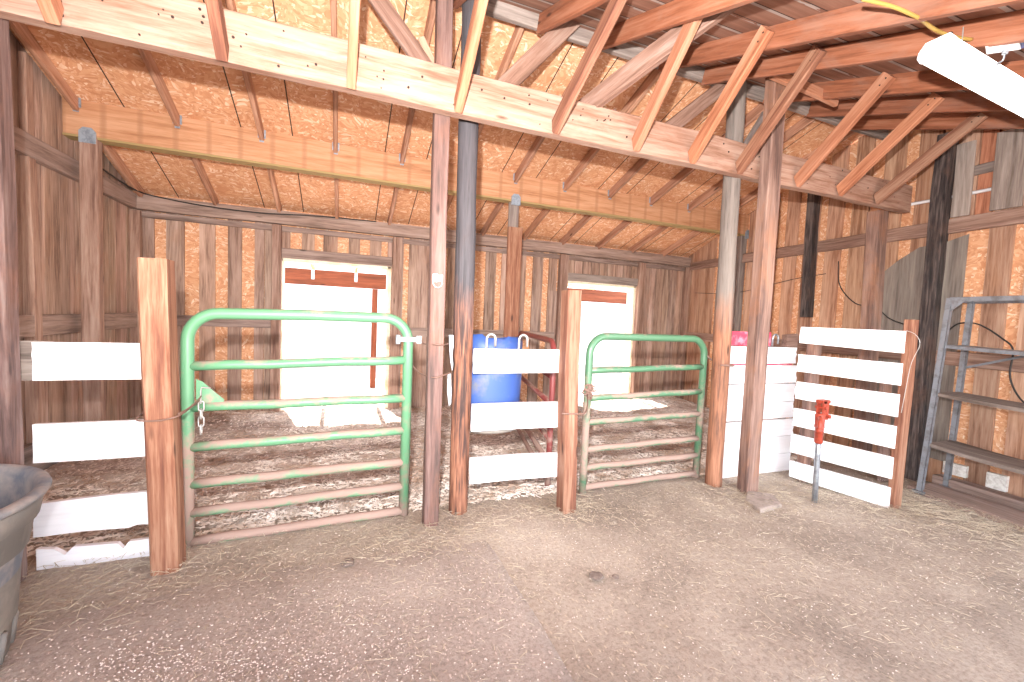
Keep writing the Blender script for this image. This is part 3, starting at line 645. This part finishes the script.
g1 = gate('pipe_gate', -.845, .42, 3.02, 1.40, .0, ((1.075, 1.115), (.83, .85), (.59, .625), (.365, .40), (.19, .225), (.01, .05)), M['green'], 'left green tubular gate with six crossbars under its rounded top, dusty pinkish rails', sag=.01)
bm = bmesh.new(); prism(bm, [(-.80, .83), (-.80, 1.0), (-.77, .985), (-.66, .875), (-.66, .85)], 3.008, 3.018); link('corner_plate', bm, M['green'], g1.children[0])
bm = bmesh.new(); bx(bm, (.33, 2.975, 1.245), (.50, 2.985, 1.275)); bx(bm, (.47, 2.97, 1.235), (.50, 3.0, 1.285)); tube(bm, [(.345, 2.97, 1.23), (.345, 2.97, 1.29)], .016, 8)
link('latch', bm, M['galv'], g1.children[0])
g2 = gate('pipe_gate', 1.88, 3.10, 3.03, 1.315, .0, ((1.03, 1.06), (.80, .83), (.60, .62), (.37, .39), (.215, .23), (.05, .06)), M['green2'], 'right green tubular gate between the short reddish post and the grey-topped pole', rr=.15, R=.031)
# maroon gate swung back
t = empty('pipe_gate', (1.86, 4.1, 0), 'maroon tubular gate swung open behind the middle white boards', 'gate')
def mg(u, z): return V((1.65 + .42*u, 3.22 + 1.78*u, z))
bm = bmesh.new(); pts = [mg(0, -.02), mg(0, .4), mg(0, .8), mg(0, 1.12)] + [mg(.07 - .07*math.cos(a*math.pi/12), 1.12 + .13*math.sin(a*math.pi/12)) for a in range(1, 7)] + [mg(.5, 1.25), mg(.93, 1.25)] + [mg(.93 + .07*math.sin(a*math.pi/12), 1.12 + .13*math.cos(a*math.pi/12)) for a in range(1, 7)] + [mg(1.01, .6), mg(1.01, 0)]
tube(bm, pts, .026, 12); link('frame', bm, M['redgate'], t, smooth=True)
for z in (.95, .72, .42, .22, .06):
    bm = bmesh.new(); tube(bm, [mg(0, z), mg(.5, z), mg(1.01, z)], .024, 10); link('rail', bm, M['redgate'], t, smooth=True)
# chain hanging from left gate plate
t = empty('chain', (-.765, 2.985, .93), 'short bright chain hanging from the corner plate of the left green gate', 'chain')
def oval(c, ax, h=.03, w=.014, r=.0045):
    pts = []
    for i in range(16):
        a = i*math.pi/8; s = w*math.cos(a); q = (h-w)*(1 if math.sin(a) >= 0 else -1)*(1 if abs(math.sin(a)) > .01 else 0) + w*math.sin(a)
        pts.append(V(c) + (V((s, 0, q)) if ax else V((0, s, q))))
    bm = bmesh.new(); tube(bm, pts, r, 6, closed=True); return bm
bm = bmesh.new(); tube(bm, [(-.72, 2.98, .95), (-.765, 2.975, .955), (-.768, 2.975, .93), (-.768, 2.975, .86)], .0045, 6); link('wire_hook', bm, M['chain'], t)
z = .845
for i in range(4): link('chain_link', oval((-.766, 2.975, z), i % 2 == 0), M['chain'], t, smooth=True); z -= .046
# wire round the gate post and gate stile
bm = bmesh.new(); y0, y1 = 2.712, 3.065
tube(bm, smooth_path([(-.985, 2.80, .85), (-.975, 2.715, .835), (-.88, 2.708, .83), (-.80, 2.715, .85), (-.782, 2.85, .865), (-.775, 3.0, .88), (-.80, 3.066, .88), (-.88, 3.06, .87), (-.97, 2.95, .86), (-.985, 2.80, .85)], 4), .004, 6)
tag(link('tie_wire', bm, M['wire'], smooth=True), 'twisted rusty wire loop round the redwood gate post and the left gate', 'wire'); bm = bmesh.new()
tube(bm, smooth_path([(-.80, 2.712, .86), (-.775, 2.80, .875), (-.765, 2.95, .90), (-.77, 2.98, .91)], 4), .004, 6)
tag(link('tie_wire', bm, M['wire'], smooth=True), 'loose wire end running from the redwood post to the gate chain', 'wire')
bm = bmesh.new(); tube(bm, smooth_path([(.50, 2.985, 1.262), (.52, 2.97, 1.235), (.56, 2.825, 1.24), (.62, 2.825, 1.24), (.66, 2.92, 1.235), (.68, 2.93, 1.24)], 5), .005, 6)
tag(link('tie_wire', bm, M['wire'], smooth=True), 'thin wire from the left gate latch round the tall slim reddish post', 'wire'); bm = bmesh.new()
tube(bm, smooth_path([(.45, 3.06, 1.08), (.50, 2.98, 1.03), (.56, 2.825, 1.02), (.62, 2.826, 1.03), (.70, 2.91, 1.04)], 5), .005, 6)
tag(link('tie_wire', bm, M['wire'], smooth=True), 'lower wire looped round the tall slim reddish post below the latch wire', 'wire')
bm = bmesh.new(); rnd = random.Random(5)
for i in range(9):
    c = V((1.862 + rnd.uniform(-.03, .05), 2.99, .86 + rnd.uniform(-.04, .05))); a = rnd.random()*3
    tube(bm, [c + V((.022*math.cos(a+j*.785), .012*math.sin(j), .022*math.sin(a+j*.785))) for j in range(8)], .006, 6, closed=True)
tube(bm, smooth_path([(1.85, 2.98, .84), (1.70, 2.75, .76), (1.58, 2.725, .755), (1.49, 2.73, .76)], 5), .006, 6)
tag(link('chain', bm, M['wire'], smooth=True), 'rusty bunched chain tying the right green gate to the short reddish post', 'chain')
bm = bmesh.new(); tube(bm, smooth_path([(3.10, 2.99, 1.17), (3.12, 2.95, 1.13), (3.20, 2.80, 1.10), (3.14, 2.795, 1.10), (3.08, 2.82, 1.10)], 5), .009, 6)
tag(link('latch_pin', bm, M['wire'], smooth=True), 'rusty latch pin where the right gate meets the grey-topped pole', 'latch')
bm = bmesh.new(); prism(bm, [(.685, 1.30), (.715, 1.30), (.718, 1.22), (.71, 1.16), (.72, 1.10), (.715, 1.05), (.70, 1.12), (.69, 1.2)], 2.93, 2.942); prism(bm, [(.685, 1.03), (.705, 1.03), (.715, .9), (.715, .82), (.70, .80), (.685, .9)], 2.93, 2.942)
tag(link('hinge_strap', bm, M['galv']), 'bent pale metal strap on the left side of the bark-stained pole', 'bracket')

# ------------------------------------------------------------------ barrel
t = empty('barrel_feeder', (1.075, 3.20, .62), 'blue plastic half-barrel feeder hanging from hooks behind the middle white boards', 'feeder')
fx, fy, fr = 1.075, 3.215, .262
bm = bmesh.new(); rings = []
for r, z0 in ((fr, .60), (fr + .004, .64), (fr - .004, .72), (fr + .002, .9), (fr + .006, 1.0), (fr, 1.2), (fr - .002, 1.27), (fr - .016, 1.268), (fr - .016, .66)):
    ring = []
    for j in range(48):
        a = j*math.tau/48; zz = z0
        if z0 > 1.25: zz += .012*math.sin(a*3 + 1) + (.03 if 3.6 < a < 4.25 or 4.95 < a < 5.5 else 0)
        ring.append((fx + r*math.cos(a)*1.0, fy + r*math.sin(a)*.95, zz))
    rings.append(ring)
loft(bm, rings); link('drum', bm, M['blue'], t, smooth=True)
bm = bmesh.new(); lathe(bm, [(.25, .57), (fr + .008, .585), (fr + .008, .605), (.25, .612)], 40, fx, fy); link('bottom_rim', bm, M['rubber_side'], t, smooth=True)

# ------------------------------------------------------------------ hydrant
hx, hy = 3.73, 2.35
t = empty('yard_hydrant', (hx, hy, 0), 'red-headed frost-free water hydrant on a galvanised pipe in front of the white fence panel', 'hydrant')
tx = lambda z: hx - .03*z
bm = bmesh.new(); tube(bm, [(tx(z), hy, z) for z in (-.03, .2, .4, .56)], .021, 14); link('pipe', bm, M['galv'], t, smooth=True)
bm = bmesh.new(); tube(bm, [(tx(z), hy, z) for z in (.50, .51, .63, .635, .66, .70, .74, .75)], [.026, .031, .031, .038, .034, .036, .036, .028], 14); hd = link('head', bm, M['redmetal'], t, smooth=True)
bm = bmesh.new(); tube(bm, smooth_path([(tx(.68), hy, .715), (tx(.68)-.07, hy-.05, .72), (tx(.68)-.125, hy-.085, .70), (tx(.68)-.135, hy-.09, .655)], 4), .019, 10); tube(bm, [(tx(.6)-.137, hy-.09, .66), (tx(.6)-.137, hy-.09, .62)], .028, 10); link('spout', bm, M['redmetal'], hd, smooth=True)
bm = bmesh.new(); bx(bm, (tx(.8)-.006, hy-.03, .73), (tx(.8)+.03, hy-.018, .86)); bx(bm, (tx(.8)-.006, hy+.018, .73), (tx(.8)+.03, hy+.03, .86)); bx(bm, (tx(.8)-.02, hy-.03, .84), (tx(.8)+.075, hy+.03, .865)); bx(bm, (tx(.8)+.05, hy-.02, .70), (tx(.8)+.075, hy+.02, .85))
tube(bm, [(tx(.8)+.06, hy-.045, .73), (tx(.8)+.06, hy+.045, .73)], .016, 8); tube(bm, [(tx(.8)+.012, hy-.045, .80), (tx(.8)+.012, hy+.045, .80)], .014, 8)
link('handle', bm, M['redmetal'], hd)

# ------------------------------------------------------------------ tub
tx0, ty0 = -1.592, 2.13
t = empty('stock_tub', (tx0, ty0, 0), 'large black rubber stock tub, dusty, cut off by the left edge', 'tub')
bm = bmesh.new(); lathe(bm, [(.36, .018), (.385, .022), (.398, .16), (.41, .17), (.42, .33), (.424, .44), (.447, .455), (.462, .56), (.478, .57), (.488, .625), (.488, .65), (.486, .652)], 56, tx0, ty0, cap=False)
link('outer_shell', bm, M['rubber_side'], t, smooth=True)
bm = bmesh.new(); lathe(bm, [(.486, .655), (.505, .66), (.512, .672), (.508, .684), (.49, .69), (.472, .684), (.462, .66), (.42, .35), (.37, .07), (.0001, .06)], 56, tx0, ty0, cap=False)
link('inner_shell', bm, M['rubber'], t, smooth=True)
for i in range(18):
    bm = bmesh.new(); a = i*math.pi/9 + .1; ca, sa = math.cos(a), math.sin(a)
    tube(bm, [(tx0 + ca*r, ty0 + sa*r, z) for r, z in ((.384, .03), (.399, .15))], .014, 6)
    link('rib', bm, M['rubber_side'], t, smooth=True)
bm = bmesh.new(); lathe(bm, [(.0001, .0), (.36, .0), (.36, .018), (.0001, .02)], 40, tx0, ty0, cap=False); link('bottom', bm, M['rubber_side'], t)

# ------------------------------------------------------------------ shelving
t = empty('shelf_unit', (4.95, 1.6, 0), 'grey steel angle-iron shelving unit leaning to the right wall, with worn shelves', 'shelving')
def angle_iron(p0, p1, s=.04, th=.004, flip=1):
    mw, L = frame_from(p0, p1); bm = bmesh.new()
    bx(bm, (0, -s/2, -s/2), (L, s/2, -s/2 + th)); bx(bm, (0, (-s/2 if flip > 0 else s/2 - th), -s/2), (L, (-s/2 + th if flip > 0 else s/2), s/2)); return bm, mw
def yoff(y): return -(2.2 - y) * .12
def SP(f_, y, z):   # f_=0 front upright, 1 rear
    x = (4.93 + .10 * z if f_ == 0 else 5.36 + .06 * z) + yoff(y); return V((x, y, z))
for f_ in (0, 1):
    for y in (2.2, .95):
        bm, mw = angle_iron(SP(f_, y, .02), SP(f_, y, 1.78), flip=1 if y > 2 else -1); link('upright', bm, M['shelf'], t, mw)
        bm = bmesh.new(); c = SP(f_, y, .02); bx(bm, (c.x - .04, c.y - .04, .0), (c.x + .04, c.y + .04, .02)); link('foot', bm, M['shelf'], t)
for z in (1.36, .92, .46):
    a0, a1, a2, a3 = SP(0, 2.2, z), SP(1, 2.2, z), SP(1, .95, z), SP(0, .95, z)
    bm = bmesh.new(); rings = []
    N = 10
    top, botm = [], []
    for i in range(N + 1):
        k = i / N; sagz = -.02 * math.sin(k*math.pi) * (1.6 if z < .5 else 1); p, q = a0.lerp(a3, k), a1.lerp(a2, k)
        rings.append([p + V((0, 0, sagz)), q + V((0, 0, sagz)), q + V((0, 0, sagz - .03)), p + V((0, 0, sagz - .03))])
    loft(bm, rings); o = link('shelf', bm, M['shelf_board'] if z < 1 else M['shelf'], t)
for f_ in (0, 1): timber('top_rail', SP(f_, 2.2, 1.77), SP(f_, .95, 1.77), .006, .04, M['shelf'], parent=t, ch=.001, jit=0)
timber('end_rail', SP(0, 2.2, 1.77), SP(1, 2.2, 1.77), .006, .04, M['shelf'], parent=t, ch=.001, jit=0)
timber('brace_bar', SP(1, 2.18, 1.15), SP(1, .97, 1.62), .004, .02, M['shelf'], parent=t, ch=.001, jit=0)
bm = bmesh.new(); c = SP(0, 2.2, 1.78); loft(bm, [[c + V((o_, 0, 0)), c + V((o_, -.14, 0)), c + V((o_, 0, -.14))] for o_ in (-.024, -.020)]); link('gusset', bm, M['shelf'], t)
# sill timbers + blocks
timber('sill_timber', (5.12, 2.28, .0), (4.86, .4, .0), .34, .06, M['plank_plain'], label='flat wide timber on the ground under the steel shelving', cat='timber')
timber('sill_timber', (5.43, 2.30, .03), (5.22, .5, .03), .14, .12, M['plank_plain'], label='narrow timber sill against the right wall behind the shelving', cat='timber')
for i, (y, w, z0, z1) in enumerate(((2.22, .17, .10, .21), (1.92, .13, .08, .22), (2.54, .06, .06, .30))):
    bm = bmesh.new(); p = wr(y, .035); bx(bm, (p.x-.045, y - w/2, z0), (p.x + .0, y + w/2, z1))
    tag(link('foundation_block', bm, M['block']), ['pale concrete block at the wall foot behind the shelving, left of two', 'pale concrete block at the wall foot behind the shelving, right of two', 'narrow pale block low beside the black tarred post'][i], 'block')
timber('loose_plank', (5.0, 2.52, -.02), (4.98, 2.58, 1.12), .16, .03, M['brown'], label='upright brown plank leaning between the fence panel and the black tarred post', cat='plank')
# concrete pad
bm = bmesh.new(); pts = [(3.12, 2.51), (3.06, 2.325), (3.34, 2.35), (3.46, 2.52), (3.3, 2.64)]
loft(bm, [[(x, y, -.02) for x, y in pts], [(x, y, .018) for x, y in pts], [(3.27 + (x-3.27)*.93, 2.52 + (y-2.52)*.93, .026) for x, y in pts]])
tag(link('concrete_pad', bm, M['concrete']), 'small rough concrete slab at the foot of the thick square post', 'slab')
# mat
bm = bmesh.new(); nx, ny = 40, 40; G = []
for j in range(ny+1):
    row = []
    for i in range(nx+1):
        x = -2.2 + 3.08*i/nx; y = -.6 + 3.3*j/ny; z = .020 - .04*max(0, (y-2.35)/.35) - .02*max(0, (-x - .6)) + .003*noise.noise(V((x*3, y*3, 0)))
        row.append(bm.verts.new((x + (.012*noise.noise(V((y*2, 1, 1))) if i == nx else 0), y, z)))
    G.append(row)
for j in range(ny):
    for i in range(nx): bm.faces.new((G[j][i], G[j][i+1], G[j+1][i+1], G[j+1][i]))
low = [bm.verts.new(r[-1].co + V((.004, 0, -.03))) for r in G]
for j in range(ny): bm.faces.new((G[j][-1], low[j], low[j+1], G[j+1][-1]))
tag(link('rubber_mat', bm, M['mat'], smooth=True), 'big dirt-covered stall mat on the aisle floor, its straight right edge showing', 'mat')

# ------------------------------------------------------------------ lamp and wiring
LXa, LYa, LZ = 2.70, 1.31, 2.82; LL = 1.30; sl = (0, .03)
t = empty('strip_light', (3.35, 1.32, 2.9), 'long white fluorescent strip light glowing under the rafters at top right', 'lamp')
def LP(u, y, z): return (LXa + u, LYa + y + .045*u, LZ + z)
bm = bmesh.new(); pr = [(-.075, .025), (-.062, 0), (.062, 0), (.075, .025), (.07, .05), (-.07, .05)]
loft(bm, [[LP(u, y, z) for y, z in pr] for u in (.018, LL/2, LL-.018)]); link('diffuser', bm, M['lamp'], t)
bm = bmesh.new(); pr = [(-.072, .051), (.072, .051), (.045, .085), (-.045, .085)]; loft(bm, [[LP(u, y, z) for y, z in pr] for u in (.01, LL-.01)]); link('housing', bm, M['plastic'], t)
for u in (0, LL - .017):
    bm = bmesh.new(); pr = [(-.078, .024), (-.064, -.003), (.064, -.003), (.078, .024), (.074, .052), (.047, .088), (-.047, .088), (-.074, .052)]; loft(bm, [[LP(u + q, y, z) for y, z in pr] for q in (0, .017)]); link('end_cap', bm, M['plastic'], t)
for u, y, z1 in ((.16, -.03, .17), (1.12, .0, .14)):
    bm = bmesh.new(); tube(bm, [LP(u, y, .085), LP(u, y, z1)], .0025, 5); link('hanging_wire', bm, M['chain'], t)
bm = bmesh.new(); tube(bm, [LP(.03, -.03 + .012*math.cos(i*.785), .095 + .008*math.sin(i*.785)) for i in range(8)], .004, 5, closed=True); link('cord_knot', bm, M['cable_black'], t)
t = empty('junction_box', (3.07, 1.22, 2.92), 'flat white electrical outlet box with blue side beside the strip light', 'box')
bm = bmesh.new(); loft(bm, [[(2.975, 1.245, z), (3.065, 1.16, z), (3.155, 1.185, z), (3.065, 1.275, z)] for z in (2.903, 2.912)]); link('cover_plate', bm, M['plastic'], t)
bm = bmesh.new(); loft(bm, [[(3.02, 1.24, z), (3.10, 1.165, z), (3.20, 1.15, z), (3.14, 1.225, z)] for z in (2.912, 2.945)]); link('box_body', bm, M['blueplastic'], t)
bm = bmesh.new(); tube(bm, [(3.10, 1.22, 2.902), (3.10, 1.22, 2.885)], .012, 10); tube(bm, smooth_path([(3.10, 1.22, 2.885), (3.11, 1.23, 2.86), (3.10, 1.25, 2.85), (3.13, 1.25, 2.86), (3.14, 1.30, 2.905)], 4), .004, 6); link('plug', bm, M['galv'], t)
cable('yellow_cable', [(2.16, 1.34, 2.95), (2.30, 1.30, 2.935), (2.42, 1.285, 2.925), (2.52, 1.29, 2.93), (2.60, 1.31, 2.945), (2.72, 1.32, 2.95), (2.84, 1.31, 2.95), (2.96, 1.295, 2.96)], .009, M['cable_yellow'], 'yellow electric cable stapled along the rafters above the strip light', 'cable')
cable('black_cable', [(-2.26, 5.2, 2.76), (-2.25, 5.7, 2.72), (-2.24, 6.2, 2.70), (-2.1, 6.37, 2.68), (-1.6, 6.36, 2.60+.03), (-1.0, 6.355, 2.62), (-.4, 6.36, 2.66), (.4, 6.36, 2.68)], .009, M['cable_black'], 'black cable sagging along the top plate in the left back corner', 'cable')
cable('black_cable', [wr(3.55, .06)+V((0,0,2.3)), wr(3.5, .07)+V((0,0,2.0)), wr(3.3, .07)+V((0,0,1.78)), wr(3.05, .09)+V((0,0,1.72)), wr(2.9, .09)+V((0,0,1.6)), wr(2.7, .07)+V((0,0,1.52))], .006, M['cable_black'], 'thin black cable drooping on the right wall above the white panel', 'cable')
cable('black_cable', [wr(2.4, .09)+V((0,0,1.45)), wr(2.3, .09)+V((0,0,1.56)), wr(2.15, .09)+V((0,0,1.56)), wr(1.98, .09)+V((0,0,1.44)), wr(1.9, .09)+V((0,0,1.34)), wr(1.9, .09)+V((0,0,1.1)), wr(1.8, .09)+V((0,0,.9)), wr(1.6, .08)+V((0,0,.78))], .007, M['cable_black'], 'black cable looping down the right wall behind the steel shelving', 'cable')
cable('black_cable', [wr(6.2, .06)+V((0,0,2.02)), wr(5.2, .06)+V((0,0,1.98)), wr(4.2, .06)+V((0,0,2.12)), wr(3.7, .06)+V((0,0,2.16))], .004, M['cable_black'], 'thin wire strung level along the far part of the right wall', 'cable')
# conduit sections showing between boards
for i, (y0, y1) in enumerate(((2.93, 2.75), (2.31, 2.18), (2.14+.0, 1.92), (1.9, 1.6))):
    pass
cable('metal_conduit', [wr(3.0, .05)+V((0,0,2.83)), wr(2.3, .05)+V((0,0,2.81)), wr(1.4, .05)+V((0,0,2.80))], .016, M['plastic'], 'pale metal conduit running level high on the right wall', 'conduit', n=3)
for i, (y0, y1, lb) in enumerate(((2.45, 2.31, 'just right of the black tarred post'), (2.16, 1.95, 'second from the black tarred post'), (1.76, 1.56, 'near the right edge of the view'), (2.73, 2.6, 'just left of the black tarred post'))):
    pa, pb = wr(y0, .078), wr(y1, .078); pm = (pa + pb)/2
    timber('wall_board', pm + V((0, 0, 2.60)), pm + V((0, 0, min(3.3, znear(pm.y) - .05))), .02, abs(y0-y1), M['grey'] if i < 3 else M['rafter_far'], label='short upright grey board over the conduit on the right wall, ' + lb, cat='board') if i != 3 else None

# ------------------------------------------------------------------ straw, chaff
def blade(bm, p, a, L, w, tilt, bend, rnd):
    d = V((math.cos(a), math.sin(a), tilt)); s = V((-math.sin(a), math.cos(a), 0)) * w
    pm = p + d*L*.5 + V((0, 0, abs(bend)*L)) + s*bend*6; q = p + d*L
    up = V((0, 0, w*.8))
    A = [bm.verts.new(p + s), bm.verts.new(p - s), bm.verts.new(p + up)]
    B = [bm.verts.new(pm + s), bm.verts.new(pm - s), bm.verts.new(pm + up)]
    C = [bm.verts.new(q + s*.6), bm.verts.new(q - s*.6), bm.verts.new(q + up)]
    for X, Y in ((A, B), (B, C)):
        for i in range(3): bm.faces.new((X[i], X[(i+1) % 3], Y[(i+1) % 3], Y[i]))
def scatter(name, count, fn, lmin, lmax, w, mat, label, cat, seed):
    rnd = random.Random(seed); bm = bmesh.new()
    for _ in range(count):
        q = fn(rnd)
        if q is None: continue
        blade(bm, V(q), rnd.uniform(0, math.tau), rnd.uniform(lmin, lmax)*(2 if rnd.random() < .06 else 1), w*rnd.uniform(.6, 1.3), rnd.uniform(-.02, .12), rnd.uniform(-.1, .1), rnd)
    return tag(link(name, bm, mat), label, cat, kind='stuff')
def aisle(r):
    x, y = r.uniform(-1.6, 5.2), r.uniform(1.0, 3.1)
    d = .5 + .8*noise.noise(V((x*1.1, y*1.1, 5))) + (.5 if y > 2.45 else 0) + (.35 if x > 2.6 else 0)
    if r.random() > d: return None
    return (x, y, .021 if x < .88 else .004)
scatter('straw_litter', 9000, aisle, .012, .05, .0013, M['straw'], 'loose straw scattered over the aisle floor', 'straw', 1)
def foot(r):
    c = r.choice(((3.3, 2.55, .25), (3.75, 2.5, .3), (4.3, 1.95, .3), (4.6, 1.75, .3), (4.75, 1.5, .25), (4.5, 2.2, .2), (.6, 2.75, .3), (1.6, 2.8, .2), (-1.2, 2.68, .3)))
    return (r.gauss(c[0], c[2]), min(3.1, r.gauss(c[1], c[2]*.7)), r.uniform(.002, .025))
scatter('straw_litter', 4200, foot, .025, .09, .0014, M['straw'], 'thicker yellow straw heaped round the posts and fence panel feet', 'straw', 2)
def stall(r):
    x, y = r.uniform(-2.2, 5.6), 3.1 + 3.3*(r.random()**1.4)
    return (x, y, max(0, mound(x, y)*min(1, (y-3.08)/.35)) + .004)
scatter('wood_shavings', 30000, stall, .014, .055, .006, M['straw_pale'], 'pale shavings and straw lying on the stall bedding', 'shavings', 3)
bm = bmesh.new(); rnd = random.Random(11)
def pel(x, y, z, s):
    q = [bm.verts.new((x + dx*s*rnd.uniform(.6, 1.4), y + dy*s*rnd.uniform(.6, 1.4), z + dz*s)) for dx, dy, dz in ((1,0,.3),(0,1,.3),(-1,0,.3),(0,-1,.3),(0,0,1),(0,0,-.2))]
    for i in range(4): bm.faces.new((q[i], q[(i+1) % 4], q[4])); bm.faces.new((q[(i+1) % 4], q[i], q[5]))
for _ in range(7000):
    x, y = rnd.gauss(-.62, .42), rnd.gauss(1.75, .26)
    if rnd.random() < .35: x, y = rnd.uniform(-1.1, 5), rnd.uniform(1.0, 2.9)
    if rnd.random() < .12: x, y = rnd.gauss(.1, .5), rnd.gauss(1.7, .3)
    pel(x, y, .021 if x < .88 else .006, rnd.uniform(.002, .0048))
tag(link('feed_pellets', bm, M['pellet']), 'spilled pale wood pellets strewn over the mat near the tub', 'pellets', kind='stuff')
for i, (x, y, s, lb) in enumerate(((.05, 2.52, .04, 'small dark dirt clump on the aisle floor in front of the left gate'), (1.35, 1.98, .04, 'grey dirt clump on the aisle floor right of the mat edge'), (1.45, 1.94, .022, 'smaller dirt clump beside the grey one right of the mat edge'))):
    bm = bmesh.new(); bmesh.ops.create_icosphere(bm, subdivisions=3, radius=s)
    for v in bm.verts: v.co *= 1 + .35*noise.noise(v.co*40 + V((i*9, 0, 0))); v.co.z *= .1
    tag(link('dirt_clump', bm, M['dung'], mw=Matrix.Translation((x, y, .016)), smooth=True), lb, 'clump')

# ------------------------------------------------------------------ light
w = bpy.data.worlds.new('world'); S.world = w; w.use_nodes = True
wn, wl = w.node_tree.nodes, w.node_tree.links
sky = wn.new('ShaderNodeTexSky'); sky.sky_type = 'NISHITA'; sky.sun_disc = False; sky.sun_elevation = math.radians(52); sky.sun_rotation = math.radians(0); sky.altitude = 1800
hs = wn.new('ShaderNodeHueSaturation'); hs.inputs['Saturation'].default_value = .35; wl.new(sky.outputs[0], hs.inputs['Color'])
wl.new(hs.outputs[0], wn['Background'].inputs[0]); wn['Background'].inputs[1].default_value = .88
def light(name, kind, loc, energy, col=(1, 1, 1), **k):
    d = bpy.data.lights.new(name, kind); d.energy = energy; d.color = col
    for a, v in k.items(): setattr(d, a, v)
    o = bpy.data.objects.new(name, d); COL.objects.link(o); o.location = loc; return o
s = light('sun', 'SUN', (0, 0, 10), 13.0, (1, .96, .9), angle=.009)
s.rotation_euler = V((.12, -.50, -.95)).to_track_quat('-Z', 'Y').to_euler()
fl = light('camera_flash', 'SPOT', (-.10, -.02, 1.74), 850, (1, .97, .95), shadow_soft_size=.03, spot_size=math.radians(158), spot_blend=1.0)
fl.rotation_euler = V((.46, 1, .58)).to_track_quat('-Z', 'Y').to_euler()
st = light('tube_light', 'AREA', (3.35, 1.34, 2.80), 18, (1, .96, .92), shape='RECTANGLE', size=1.2, size_y=.12)

S.view_settings.view_transform = 'Standard'; S.view_settings.look = 'None'; S.view_settings.gamma = 1; S.view_settings.use_curve_mapping = False
S.view_settings.exposure = .9
